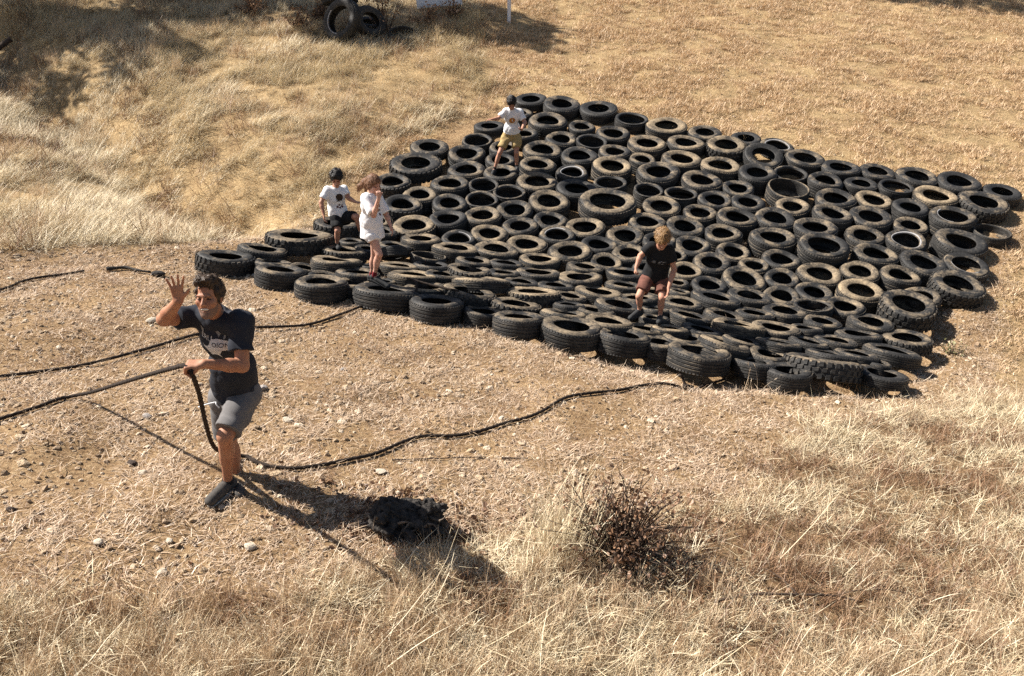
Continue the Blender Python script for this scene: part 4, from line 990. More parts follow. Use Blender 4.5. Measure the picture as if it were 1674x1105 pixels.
JOINTS = {
 'man': dict(head=(-1.702, 4.440, 1.684), neck=(-1.733, 4.580, 1.540), chest=(-1.721, 4.660, 1.378), belly=(-1.748, 4.800, 1.116), pelvis=(-1.781, 4.880, 0.914), sr=(-1.908, 4.660, 1.514), er=(-1.984, 4.460, 1.547), wr=(-1.818, 4.300, 1.707), hr=(-1.852, 4.860, 0.888), kr=(-1.883, 4.930, 0.546), ar=(-1.876, 4.980, 0.208), tr=(-1.777, 4.720, 0.262), sl=(-1.545, 4.520, 1.519), el=(-1.563, 4.440, 1.269), wl=(-1.704, 4.240, 1.361), hl=(-1.699, 4.860, 0.918), kl=(-1.770, 4.580, 0.745), al=(-1.864, 4.770, 0.310), tl=(-1.913, 4.580, 0.296)),
 'girl': dict(head=(-1.510, 9.050, 1.544), neck=(-1.550, 9.050, 1.437), chest=(-1.557, 9.050, 1.323), belly=(-1.560, 9.050, 1.152), pelvis=(-1.557, 9.060, 0.998), sr=(-1.595, 8.950, 1.415), er=(-1.496, 8.850, 1.248), wr=(-1.424, 8.800, 1.443), hr=(-1.553, 8.990, 0.987), kr=(-1.473, 8.930, 0.793), ar=(-1.561, 9.000, 0.520), tr=(-1.395, 8.920, 0.436), sl=(-1.485, 9.180, 1.387), el=(-1.409, 9.150, 1.201), wl=(-1.357, 9.080, 1.091), hl=(-1.541, 9.120, 0.964), kl=(-1.575, 9.200, 0.710), al=(-1.638, 9.280, 0.441), tl=(-1.530, 9.250, 0.376)),
 'boyl': dict(head=(-2.230, 10.550, 1.379), neck=(-2.256, 10.600, 1.262), chest=(-2.270, 10.620, 1.125), belly=(-2.271, 10.650, 0.976), pelvis=(-2.255, 10.650, 0.872), sr=(-2.381, 10.550, 1.232), er=(-2.437, 10.500, 1.076), wr=(-2.406, 10.450, 0.937), hr=(-2.289, 10.620, 0.862), kr=(-2.252, 10.500, 0.711), ar=(-2.296, 10.600, 0.493), tr=(-2.251, 10.450, 0.489), sl=(-2.148, 10.680, 1.225), el=(-2.102, 10.600, 1.113), wl=(-1.999, 10.500, 1.084), hl=(-2.214, 10.680, 0.850), kl=(-1.996, 10.500, 0.895), al=(-1.973, 10.600, 0.648), tl=(-1.918, 10.450, 0.618)),
 'boyb': dict(head=(-0.010, 13.350, 2.100), neck=(0.000, 13.450, 2.009), chest=(0.000, 13.500, 1.883), belly=(0.000, 13.580, 1.705), pelvis=(-0.010, 13.600, 1.579), sr=(-0.125, 13.450, 1.972), er=(-0.222, 13.400, 1.854), wr=(-0.306, 13.300, 1.854), hr=(-0.089, 13.600, 1.550), kr=(-0.197, 13.500, 1.311), ar=(-0.288, 13.550, 1.040), tr=(-0.335, 13.400, 0.955), sl=(0.145, 13.500, 1.949), el=(0.203, 13.450, 1.794), wl=(0.153, 13.250, 1.701), hl=(0.079, 13.600, 1.550), kl=(0.069, 13.500, 1.311), al=(0.080, 13.600, 1.072), tl=(0.099, 13.450, 1.026)),
 'boyr': dict(head=(1.645, 8.850, 0.985), neck=(1.638, 8.930, 0.869), chest=(1.645, 9.000, 0.733), belly=(1.638, 9.070, 0.587), pelvis=(1.627, 9.100, 0.499), sr=(1.519, 8.950, 0.885), er=(1.433, 8.970, 0.769), wr=(1.381, 8.900, 0.654), hr=(1.547, 9.070, 0.479), kr=(1.433, 8.900, 0.320), ar=(1.465, 9.000, 0.121), tr=(1.341, 8.850, 0.082), sl=(1.765, 8.950, 0.851), el=(1.815, 8.950, 0.619), wl=(1.744, 8.830, 0.434), hl=(1.700, 9.070, 0.471), kl=(1.689, 8.900, 0.298), al=(1.691, 8.950, 0.063), tl=(1.653, 8.800, 0.048)),
}
M_SK_MAN = skin_material("tanned_skin", (.40, .20, .12)); M_SK_KID = skin_material("kid_skin", (.48, .26, .175)); M_SK_PALE = skin_material("fair_skin", (.60, .36, .27))  # own skin tones: the man, the three boys, the girl
M_DARK = plain("dark_eye", (.02, .013, .01), .3, .1); M_TEETH = plain("teeth_white", (.75, .71, .62), .35, .05)
M_NAVY = cloth("charcoal_navy_jersey", (.022, .024, .032)); M_GREY = cloth("grey_shorts_cloth", (.14, .132, .13)); M_BLACKC = cloth("black_cotton", (.012, .012, .013))
M_WHITEC = cloth("white_cotton", (.78, .77, .77), .05); M_KHAKI = cloth("khaki_cotton", (.38, .27, .12), .2); M_PLAID = cloth("brown_check_cotton", (.13, .055, .04), .4)
M_SHOE = plain("dark_shoe_mesh", (.03, .03, .03), .8, .3, 40, (120, .004)); M_SHOE2 = plain("grey_brown_shoe", (.07, .062, .055), .85, .35, 40, (120, .004))
M_SOLE = plain("grey_sole", (.36, .33, .29), .8, .2); M_SOCKB = cloth("black_sock", (.02, .02, .022)); M_SOCKR = cloth("red_sock", (.16, .015, .02))
def hairmat(n_, c):
    a = plain(n_, c, .55, .4, 60, (220, .006)); b_ = grass_material(n_+"_strand", [(0, tuple(x*.6 for x in c)), (1, tuple(min(1, x*1.7) for x in c))], .05); return a, b_
HB, HBs = hairmat("brown_hair", (.055, .034, .02)); HD, HDs = hairmat("near_black_hair", (.016, .012, .011)); HR, HRs = hairmat("auburn_hair", (.15, .075, .04)); HY, HYs = hairmat("sandy_hair", (.20, .115, .05))
hand0 = lambda d, n_, t, **k: dict(d=np.array(d, float), n=np.array(n_, float), t=np.array(t, float), **k)

# the man hauling the rope
jm = JOINTS['man']
man, mi = person("person", jm, "man in dark t-shirt and grey shorts waving and hauling a rope", .86, .88, (-.06, -1, .12), dict(
    skin=M_SK_MAN, shirt=M_NAVY, shorts=M_GREY, shoe=M_SHOE2, sole=M_SOLE, sock=M_SOCKB, hair=HB, hair_str=HBs, dark=M_DARK, teeth=M_TEETH, smile=True,
    hand_r=hand0((.05, -.10, 1.0), (-.05, -1, -.05), (1, .0, .1), S=.90, spread=.34, curl=(.06, .06), thumb=(1.0, .1)),
    hand_l=hand0((-1, -.25, .02), (.1, .35, -1), (0, -1, -.35), S=1.0, spread=.02, curl=(1.15, 1.15), thumb=(.25, .7)),
    hem=.10, drop=.03, sleeve=.60, short_len=.86, loose=.018, seed=3, hair_vol=-.003, n_str=600, str_len=.018, chest_w=.142, slim=.88, leg=.96, fold=.007, hairline=-.022, sh_in=.15, sh_dn=.02,
    hair_extra=[((.02, .03, .125), (.035, .075, .118), .026, .020), ((-.03, .02, .12), (-.02, .07, .122), .028, .018)]), h=.0056)
wc = np.array(jm['pelvis'])+mi['fw']*.125+mi['up']*.045
for q, (dx, dz) in enumerate(((-.10, -.03), (.03, -.035))):
    P_ = [wc+np.array([-.04, -.02, .0]), wc+np.array([-.05+dx*.5, -.03, -.012]), wc+np.array([-.05+dx, -.03, dz])]
    v_, f_ = (lambda S_: tube(S_, .0045, 6))(spline([p-np.array(man.location) for p in P_], .01)); mesh_obj("drawstring", v_, f_, M_WHITEC, man)
# short beard
v = Vol(mi['hp'](0, .02, -.08)-.14, mi['hp'](0, .02, -.08)+.14, .004)
for c_, r_ in (((0, .028, -.048), (.0618, .0668, .0888)), ((0, .070, -.108), (.031, .0248, .0228))): v.add(mi['E'](c_, r_), .02)
v.sub(mi['E']((0, .075, .02), (.09, .09, .082)), .01); v.sub(mi['E']((0, .105, -.064), (.036, .03, .014)), .004); v.sub(mi['E']((0, -.08, -.02), (.12, .09, .16)), .01)
vol_obj("beard", v, plain("greying_stubble", (.21, .125, .09), .8, .4, 120, (300, .004)), man, 1)

# print on the man's shirt
from mathutils.bvhtree import BVHTree
def text_shape(txt, size):
    cu = bpy.data.curves.new("t", 'FONT'); cu.body = txt; cu.size = size; cu.align_x = 'CENTER'; cu.resolution_u = 2
    o = bpy.data.objects.new("t", cu); C.objects.link(o); dg = bpy.context.evaluated_depsgraph_get(); me = bpy.data.meshes.new_from_object(o.evaluated_get(dg))
    bpy.data.objects.remove(o); V = np.array([v.co[:2] for v in me.vertices]); F = [tuple(p.vertices) for p in me.polygons]; bpy.data.meshes.remove(me); return V, F
def poly_shape(pts): return np.array(pts, float), [tuple(range(len(pts)))]
def stick_print(name, shapes, org, sx, up, dirn, target, mat, parent, off=.003, res=.012):
    """flat artwork laid on the curved cloth: cut fine, then each point pushed along dirn onto the surface"""
    bm = bmesh.new(); org = np.array(org); sx = unit(sx); up_ = unit(np.array(up)-sx*(np.array(up)@sx))
    for V, F in shapes:
        vs = [bm.verts.new(tuple(org+sx*p[0]+up_*p[1])) for p in V]
        for f in F:
            try: bm.faces.new([vs[i] for i in f])
            except ValueError: pass
    bmesh.ops.triangulate(bm, faces=bm.faces[:])
    for _ in range(3):
        ed = [e for e in bm.edges if e.calc_length() > res]
        if not ed: break
        bmesh.ops.subdivide_edges(bm, edges=ed, cuts=1, use_grid_fill=False); bmesh.ops.triangulate(bm, faces=bm.faces[:])
    tv = [v.co+Vector(parent.location) for v in target.data.vertices]; bvh = BVHTree.FromPolygons(tv, [tuple(p.vertices) for p in target.data.polygons])
    d = Vector(unit(dirn)); drop_ = []
    for v_ in bm.verts:
        hit_ = bvh.ray_cast(v_.co-d*.6, d)
        if hit_[0] is None: drop_.append(v_); continue
        v_.co = hit_[0]-d*off-Vector(parent.location)
    bmesh.ops.delete(bm, geom=drop_, context='VERTS')
    me = bpy.data.meshes.new(name); bm.to_mesh(me); bm.free(); me.materials.append(mat); o = bpy.data.objects.new(name, me); C.objects.link(o); o.parent = target
    return o
M_PRINT = plain("white_print", (.58, .57, .57), .9, .12); M_PRINTB = plain("black_print", (.015, .015, .016), .9, .1); M_PRINTG = plain("grey_print", (.22, .22, .22), .9, .2)
fw, up, T = mi['fw'], mi['up'], mi['T']; sx = -T[:, 0]
o0 = np.array(jm['chest'])+fw*.13+up*.035+sx*.012
blob = [(-.012, .045), (.02, .052), (.055, .046), (.082, .046), (.098, .03), (.104, .006), (.098, -.014), (.082, -.024), (.05, -.024), (.022, -.02), (.02, -.045), (.03, -.062), (.042, -.085), (.022, -.07), (.008, -.07), (-.012, -.076), (-.03, -.095), (-.022, -.072), (-.006, -.055), (.002, -.03), (-.004, -.012), (-.016, -.016), (-.03, -.034), (-.052, -.042), (-.074, -.032), (-.082, -.014), (-.066, -.022), (-.046, -.018), (-.03, .002), (-.022, .024)]
stick_print("print_emblem", [poly_shape(blob)], o0, sx, up, -fw, mi['shirt'], M_PRINT, man, .003)
spk = [poly_shape([(-.092, .105), (-.066, .094), (-.084, .082), (-.07, .03), (-.088, .078)]), poly_shape([(.012, .094), (.03, .106), (.044, .09), (.028, .06)]), poly_shape([(.062, .085), (.074, .088), (.068, .055), (.056, .052)])]
stick_print("print_spikes", spk, o0, sx, up, -fw, mi['shirt'], M_PRINTG, man, .0032)
V_, F_ = text_shape("LRU", .046); stick_print("print_lettering", [(V_*np.array([1, 1.1])+np.array([-.048, .028]), F_)], o0, sx, up, -fw, mi['shirt'], M_PRINT, man, .0032)
V_, F_ = text_shape("OION", .036); stick_print("print_lettering", [(V_*np.array([1.05, 1.15])+np.array([.042, .0]), F_)], o0, sx, up, -fw, mi['shirt'], M_PRINTB, man, .0055)

# girl in the long white shirt
jg = JOINTS['girl']
girl, gi_ = person("person", jg, "girl in long white t-shirt standing on a front tyre, hand at her mouth", .80, .66, (.72, -.62, -.28), dict(
    skin=M_SK_PALE, shirt=M_WHITEC, shorts=M_WHITEC, shoe=M_SHOE, sole=M_SHOE, sock=M_SOCKR, hair=HR, hair_str=HRs, dark=M_DARK, long=True,
    hand_r=hand0((.12, -.1, 1), (-.4, .6, 0), (.6, .5, 0), S=.72, curl=(1.0, 1.0)), hand_l=hand0((.35, -.1, -1), (-1, 0, -.3), (0, -1, 0), S=.72, curl=(.25, .25), spread=.2),
    hem=-.12, drop=.02, sleeve=.85, short_len=.2, loose=.024, seed=5, sock_h=.07, hair_vol=.008, n_str=260, str_len=.08, hair_rough=.003,
    hair_extra=[((0, -.10, .03), (.0, -.17, -.03), .05, .05), ((.0, -.17, -.03), (.02, -.24, -.12), .05, .035), ((.02, -.24, -.12), (.03, -.27, -.20), .035, .010), ((-.02, -.15, -.02), (-.05, -.20, -.10), .045, .035), ((-.05, -.20, -.10), (-.06, -.21, -.19), .035, .012), ((-.06, -.05, -.02), (-.05, -.05, -.15), .035, .018), ((.06, -.03, .0), (.055, .0, -.10), .03, .02)]))
o1 = np.array(jg['chest'])+gi_['fw']*.1+gi_['up']*.0+(-gi_['T'][:, 0])*.015
M_MAROON = plain("maroon_print", (.10, .03, .03), .9, .4, 60)
def scrawl(seed, n_, w_, h_):
    r = random.Random(seed); out = []
    for _ in range(n_):
        cx, cy = r.uniform(-w_, w_), r.uniform(-h_, h_); a_, b_ = r.uniform(.006, .02), r.uniform(.006, .02); out.append(poly_shape([(cx+a_*math.cos(t)*r.uniform(.5, 1.2), cy+b_*math.sin(t)*r.uniform(.5, 1.2)) for t in np.linspace(0, 6.28, 8)[:-1]]))
    return out
stick_print("shirt_print", scrawl(2, 16, .02, .10), o1, (-gi_['T'][:, 0]), gi_['up'], -gi_['fw'], gi_['shirt'], M_MAROON, girl, .003, .02)

# boy stepping between the tyres at the left
jb = JOINTS['boyl']
boy, bi_ = person("person", jb, "boy in white printed t-shirt and black shorts stepping up at the mat's left end", .80, .66, (.10, -.85, -.62), dict(
    skin=M_SK_KID, shirt=M_WHITEC, shorts=M_BLACKC, shoe=M_SHOE, sole=M_SHOE, sock=M_SOCKB, hair=HD, hair_str=HDs, dark=M_DARK,
    hand_r=hand0((.1, -.2, -1), (.9, 0, 0), (0, -1, 0), S=.7), hand_l=hand0((1, -.3, -.1), (0, 0, -1), (0, -1, 0), S=.7),
    hem=.25, drop=.02, sleeve=.62, short_len=.78, loose=.015, seed=9, hair_vol=.006, n_str=520, str_len=.04), h=.0075)
o2 = np.array(jb['chest'])+bi_['fw']*.1
big = poly_shape([(-.03, .03), (-.01, .06), (.03, .065), (.065, .04), (.07, .0), (.045, -.03), (.01, -.025), (-.02, .0)])
stick_print("shirt_print", [big]+scrawl(4, 7, .03, .03), o2, (-bi_['T'][:, 0]), bi_['up'], -bi_['fw'], bi_['shirt'], plain("brown_print", (.05, .03, .02), .9, .4, 60), boy, .003, .02)
stick_print("shirt_print", [(p+np.array([.02, -.10]), f) for p, f in scrawl(6, 9, .045, .02)], o2, (-bi_['T'][:, 0]), bi_['up'], -bi_['fw'], bi_['shirt'], M_MAROON, boy, .003, .02)

# boy at the top of the mat
jk = JOINTS['boyb']
boyk, ki_ = person("person", jk, "boy in white t-shirt and khaki shorts balancing near the back of the mat", .78, .66, (.12, -.72, -.85), dict(
    skin=M_SK_KID, shirt=M_WHITEC, shorts=M_KHAKI, shoe=M_SHOE, sole=M_SHOE, sock=M_SOCKB, hair=HD, hair_str=HDs, dark=M_DARK,
    hand_r=hand0((-1, -.2, .0), (0, 0, -1), (0, -1, 0), S=.7, spread=.2), hand_l=hand0((-.3, -1, .2), (0, .3, 1), (-1, 0, 0), S=.7),
    hem=.55, drop=.02, sleeve=.66, short_len=.66, loose=.017, seed=13, hair_vol=.006, n_str=420, str_len=.04), h=.008)
o3 = np.array(jk['chest'])+ki_['fw']*.1-ki_['up']*.03-(-ki_['T'][:, 0])*.01
ringp = poly_shape([(.05*math.cos(t), .05*math.sin(t)) for t in np.linspace(0, 6.28, 17)[:-1]])
stick_print("shirt_print", [ringp], o3, (-ki_['T'][:, 0]), ki_['up'], -ki_['fw'], ki_['shirt'], plain("orange_print", (.42, .17, .03), .9, .35, 40), boyk, .003, .02)
stick_print("shirt_print", scrawl(9, 4, .015, .015), o3, (-ki_['T'][:, 0]), ki_['up'], -ki_['fw'], ki_['shirt'], M_PRINT, boyk, .006, .02)

# boy in black among the front tyres
jr = JOINTS['boyr']
boyr, ri_ = person("person", jr, "fair haired boy in black t-shirt and brown shorts stooping among the front tyres", .84, .70, (-.10, -.80, -.62), dict(
    skin=M_SK_KID, shirt=M_BLACKC, shorts=M_PLAID, shoe=M_SHOE, sole=M_SHOE, sock=M_SOCKB, hair=HY, hair_str=HYs, dark=M_DARK,
    hand_r=hand0((-.2, -.1, -1), (1, 0, 0), (0, -1, 0), S=.72, curl=(.9, .9)), hand_l=hand0((-.15, -.3, -1), (-1, 0, 0), (0, -1, 0), S=.74),
    hem=.15, drop=.03, sleeve=.60, short_len=.70, loose=.022, seed=17, sock_h=.03, hair_vol=.010, n_str=700, str_len=.05,
    hair_extra=[((0, .05, .12), (.0, .09, .09), .035, .025)]), h=.0068)
o4 = np.array(jr['chest'])+ri_['fw']*.1+ri_['up']*.02
stick_print("shirt_print", [(p*np.array([1.5, .35]), f) for p, f in scrawl(12, 14, .05, .06)], o4, (-ri_['T'][:, 0]), ri_['up'], -ri_['fw'], ri_['shirt'], M_PRINTG, boyr, .003, .02)

# ------------------------------------------------------------------ ropes
M_ROPE = plain("dark_hemp_rope", (.03, .021, .016), .95, .6, 40, (150, .01))
def drape(P, n_air, r):
    """keep a rope's ground run lying on the bumpy ground"""
    P = np.array(P); lim = n_air; w_ = (np.arange(len(P)) >= min(n_air, len(P)))[:, None]*1.0
    P[:, :2] += w_*np.stack([vnoise(P[:, 0], P[:, 1], .35, 5)-.5, vnoise(P[:, 0], P[:, 1], .35, 6)-.5], -1)*.09; z = ground_z(P[:, 0], P[:, 1]); k = np.arange(len(P)) >= lim
    zz_ = np.convolve(np.pad(z, 2, mode='edge'), np.ones(5)/5, 'valid'); P[:, 2] = np.where(k, np.maximum(zz_, z)+r, np.maximum(P[:, 2], z+r)); return P
def gpts(L, dz): return [(x, y, float(ground_z(x, y))+dz) for x, y in L]
air = gpts([(-4.33, 4.55), (-3.98, 5.04), (-3.71, 5.43), (-3.56, 5.64), (-3.43, 5.83)], .02)+[(-3.19, 5.75, 0.527), (-2.689, 5.25, 0.818), (-2.233, 4.75, 1.093), (-1.922, 4.36, 1.29), (-1.81, 4.22, 1.358), (-1.768, 4.2, 1.345), (-1.756, 4.2, 1.31), (-1.809, 4.38, 1.114), (-1.887, 4.6, .832), (-1.957, 4.83, .566), (-1.981, 5.0, .42)]
r1 = air+gpts([(-1.95, 5.12)], .06)+gpts([(-1.91, 5.18), (-1.78, 5.09), (-1.64, 5.06), (-1.44, 5.12), (-1.11, 5.38), (-.7, 5.81), (-.28, 6.02), (.17, 6.41), (.63, 6.84), (1.25, 7.25), (1.78, 7.58), (2.03, 7.85), (2.23, 8.03)], .022)
S_ = spline(r1, .018); v_, f_ = tube(drape(S_, int(np.argmin(np.linalg.norm(S_[:, :2]-np.array([-1.91, 5.18]), axis=1))), .022), .0135, 9, .16); ro_ = mesh_obj("rope", v_, f_, M_ROPE)
tag(ro_, "dark rope held by the waving man and trailing to the mat's front edge", "rope", "hauling ropes")
r2 = gpts([(-4.79, 5.74), (-4.33, 6.02), (-4.13, 6.17), (-3.68, 6.54), (-3.3, 6.98), (-2.96, 7.41), (-2.58, 7.7), (-2.12, 8.04), (-1.82, 8.4), (-1.61, 8.72), (-1.36, 8.88)], .03)+[(-1.12, 8.84, .30), (-1.08, 9.0, .44), (-1.2, 9.14, .46), (-.98, 9.12, .40), (-.6, 8.95, .36)]
S_ = spline(r2, .02); v_, f_ = tube(drape(S_, 10**6, .02), .0135, 8, .16); o = mesh_obj("rope", v_, f_, M_ROPE)
tag(o, "dark rope lying across the bare ground behind the man, ending on a tyre", "rope", "hauling ropes")
r3 = gpts([(-6.6, 6.3), (-5.57, 7.51), (-5.22, 8.09), (-5.04, 8.45), (-4.73, 8.86)], .03)
v_, f_ = tube(drape(spline(r3, .03), 0, .02), .0135, 8, .16); o = mesh_obj("rope", v_, f_, M_ROPE)
tag(o, "short length of dark rope at the left edge below the grassy bank", "rope", "hauling ropes")
# knotted rag where the long rope meets the tyres
v_, f_ = tube(spline(gpts([(1.70, 7.50), (1.74, 7.56), (1.80, 7.58), (1.72, 7.62)], .05), .01), .022, 8, .2); kn = mesh_obj("knot", v_, f_, M_ROPE, ro_)
v_, f_ = tube(spline([(1.73, 7.56, float(ground_z(1.73, 7.56))+.05), (1.70, 7.6, float(ground_z(1.7, 7.6))+.13), (1.67, 7.58, float(ground_z(1.7, 7.6))+.17)], .01), [.014]*1, 6, .1); mesh_obj("loose_end", v_, f_, M_ROPE, ro_)

# ------------------------------------------------------------------ sticks, stump, bush
M_BARK = plain("grey_brown_bark", (.075, .052, .038), .95, .45, 20, (60, .02)); M_CHAR = plain("charred_wood", (.036, .031, .027), .9, .85, 18, (45, .03))
def stick(name, P, r, mat, label, cat="stick", taper=.5, parent=None):
    S_ = spline(P, .03); n = len(S_); v_, f_ = tube(S_, np.linspace(r, r*taper, n)*(1+.15*np.sin(np.arange(n)*1.3)), 7); o = mesh_obj(name, v_, f_, mat, parent)
    if label: tag(o, label, cat)
    return o
st = stick("fallen_branch", gpts([(-4.53, 8.93), (-4.36, 9.03), (-4.2, 8.96), (-4.05, 8.95)], .03), .022, M_CHAR, "crooked dark branch on the bare ground below the grassy bank", "branch")
o = mesh_obj("earth_lump", *[np.array([(v.co.x*.16, v.co.y*.11, v.co.z*.13) for v in rock_mesh(77, M_CHAR, 2).vertices]), [tuple(p.vertices) for p in rock_mesh(77, M_CHAR, 2).polygons]], M_CHAR)
o.location = (-3.97, 8.95, float(ground_z(-3.97, 8.95))+.03); tag(o, "dark lump of earth at the end of the crooked branch", "lump")
stick("fallen_branch", gpts([(-12.3, 19.5), (-11.9, 19.75), (-11.43, 20.05)], .30), .07, M_BARK, "grey log lying in the shaded grass at the top left", "branch", .8)
tw = [("twig", [(-.88, 5.38), (-.55, 5.48), (-.2, 5.60)], .006, "thin dark twig on the ground beside the long rope"), ("twig", [(-.08, 5.60), (.12, 5.6)], .009, "short black twig on the straw above the red bush"),
      ("twig", [(-1.12, 4.55), (-1.0, 4.48), (-.9, 4.52)], .008, "bent dark twig left of the charred stump")]
for nm, L, r, lab in tw: stick(nm, gpts(L, .015), r, M_BARK, lab, "twig")
br = stick("fallen_branch", gpts([(1.2, 4.06), (1.45, 4.14), (1.73, 4.18), (2.0, 4.24), (2.15, 4.22)], .05), .011, M_BARK, "dead dark branch lying in the foreground grass at right", "branch")
for L in ([(1.73, 4.18), (1.68, 4.3), (1.6, 4.4)], [(1.45, 4.14), (1.4, 4.02), (1.44, 3.95)], [(2.0, 4.24), (2.2, 4.34), (2.42, 4.36), (2.6, 4.3)]):
    stick("side_twig", gpts(L, .055), .006, M_BARK, None, parent=br)
# charred stump
gz = float(ground_z(-.66, 4.5)); rg = random.Random(3)
M_CHAR2 = plain("half_burnt_wood", (.13, .10, .075), .9, .7, 25, (60, .03))
sroot = empty("tree_stump", (-.66, 4.52, gz)); tag(sroot, "charred black tree stump in the foreground right of the man", "stump")
v = Vol((-1.0, 4.2, gz-.15), (-.3, 4.9, gz+.4), .007)
v.add(('c', (-.80, 4.50, gz+.10), (-.54, 4.54, gz+.03), .085, .095), .03); v.add(('c', (-.79, 4.52, gz+.15), (-.62, 4.56, gz+.12), .06, .05), .03)
for k in range(26):
    a = (rg.uniform(-.86, -.48), 4.5+rg.uniform(-.1, .08), gz+rg.uniform(.0, .17)); b_ = tuple(np.array(a)+np.array([rg.uniform(-.02, .10), rg.uniform(-.07, .03), rg.uniform(-.08, .02)])); v.add(('c', a, b_, rg.uniform(.012, .026), .008), .008)
for k in range(14):
    a = (rg.uniform(-.85, -.5), 4.42+rg.uniform(-.03, .12), gz+rg.uniform(.02, .2)); v.sub(('c', a, tuple(np.array(a)+np.array([.09, -.02, -.06])), .022, .012), .006)
v.wrinkle(.010, 110, 4); v.wrinkle(.005, 220, 5); vol_obj("charred_wood", v, M_CHAR, sroot, 0)
for k in range(22):
    x0 = rg.uniform(-.88, -.46); a0 = rg.uniform(-1, 1); b0 = np.array((x0, 4.46+rg.uniform(-.08, .08), gz+rg.uniform(.02, .16)))-np.array(sroot.location)
    stick("splinter", [b0, b0+np.array((.05*a0+.03, -.03, rg.uniform(-.02, .05))), b0+np.array((.10*a0+.05, -.05, rg.uniform(-.06, .08)))], rg.uniform(.006, .014), M_CHAR2 if k % 2 else M_CHAR, None, parent=sroot, taper=.2)

def leaf_mesh(pts, dirs, size, rng, mat, name, parent, rnd=True):
    V = []; F = []; Rn = []
    for p, d in zip(pts, dirs):
        s_ = size*rng.uniform(.6, 1.3); d = unit(d); q = unit(np.cross(d, rng.normal(0, 1, 3))); nn = np.cross(d, q); k = len(V)
        V += [p, p+d*s_*.35+q*s_*.3+nn*s_*.06, p+d*s_*.75+q*s_*.24+nn*s_*.1, p+d*s_, p+d*s_*.75-q*s_*.24+nn*s_*.1, p+d*s_*.35-q*s_*.3+nn*s_*.06]
        F += [(k, k+1, k+2, k+3), (k, k+3, k+4, k+5)]; Rn += [rng.random()]*6
    o = mesh_obj(name, np.array(V), np.array(F), mat, parent, smooth=False)
    a = o.data.attributes.new("rnd", 'FLOAT', 'POINT'); a.data.foreach_set("value", np.array(Rn, np.float32)); return o
M_RUSSET = grass_material("russet_leaves", [(0, (.08, .045, .027)), (.4, (.18, .098, .055)), (.75, (.29, .165, .092)), (1, (.46, .31, .19))], .15)
def bush(name, base, hgt, wid, nstem, nleaf, lsize, mat, label, seed, lean=(0, 0), cat="bush"):
    rng = np.random.default_rng(seed); b = np.array([*base, float(ground_z(*base))]); root = empty(name, tuple(b)); tag(root, label, cat)
    tips = []; dirs = []; Vs = []; Fs = []
    for k in range(nstem):
        a = rng.uniform(0, 6.28); out = rng.uniform(.1, 1.)*wid; hh = hgt*rng.uniform(.3, 1.)*(1-.62*(out/wid)**1.3)
        st_ = np.array([math.cos(a)*out*.15, math.sin(a)*out*.15, -.02]); en = np.array([math.cos(a)*out+lean[0]*hh, math.sin(a)*out*.8+lean[1]*hh, hh]); mid = (st_+en)/2+np.array([rng.normal(0, .04), rng.normal(0, .04), .10*hgt])
        S_ = spline([st_, mid, en], .05); v_, f_ = tube(S_, np.linspace(.006, .0022, len(S_)), 5); o_ = sum(len(q) for q in Vs); Vs.append(v_); Fs += [tuple(i+o_ for i in f) for f in f_]
        for q in range(max(1, nleaf//nstem)):
            t = rng.uniform(.15, 1.)**1.25; p = S_[min(len(S_)-1, int(t*len(S_)))]+rng.normal(0, .03, 3); tips.append(p); dirs.append(rng.normal(0, 1, 3)+np.array([0, 0, .2]))
    mesh_obj("stems", np.concatenate(Vs), Fs, M_BARK, root); leaf_mesh(tips, dirs, lsize, rng, mat, "foliage", root); return root
bush("dead_bush", (.68, 4.50), .72, .58, 120, 1900, .034, M_RUSSET, "dead bush with russet brown leaves in the foreground grass", 8)
o = bush("dead_bush", (-3.0, 20.6), 1.7, .8, 40, 380, .06, M_BROWN, "tangle of dry brown branches over the dumped tyres", 9)
for q, (bx_, by_, hh) in enumerate(((-5.0, 20.6, .7), (-4.6, 21.4, .8), (-2.0, 20.9, .8), (-1.4, 21.6, .8), (-6.3, 21.5, .8))):
    bush("dry_shrub", (bx_, by_), hh, .5, 34, 500, .06, M_BROWN, ["low brown shrub left of the dumped tyres", "brown shrub behind and left of the dumped tyres", "brown shrub just right of the loose dumped tyre", "brown shrub below the white board", "brown shrub furthest left along the top of the bank"][q], 20+q)
bush("green_weed", (5.28, 9.25), .20, .2, 14, 120, .03, M_GREEN, "small green weed in the shade beside the big knobbly tyre", 31, cat="weed")
bush("green_weed", (2.42, 9.85), .26, .16, 12, 130, .03, M_GREEN, "pale green weed growing between tyres right of the stooping boy", 32, cat="weed")
bush("green_weed", (2.62, 9.55), .24, .10, 8, 70, .03, M_GREEN, "second smaller pale green weed between tyres right of the stooping boy", 33, cat="weed")
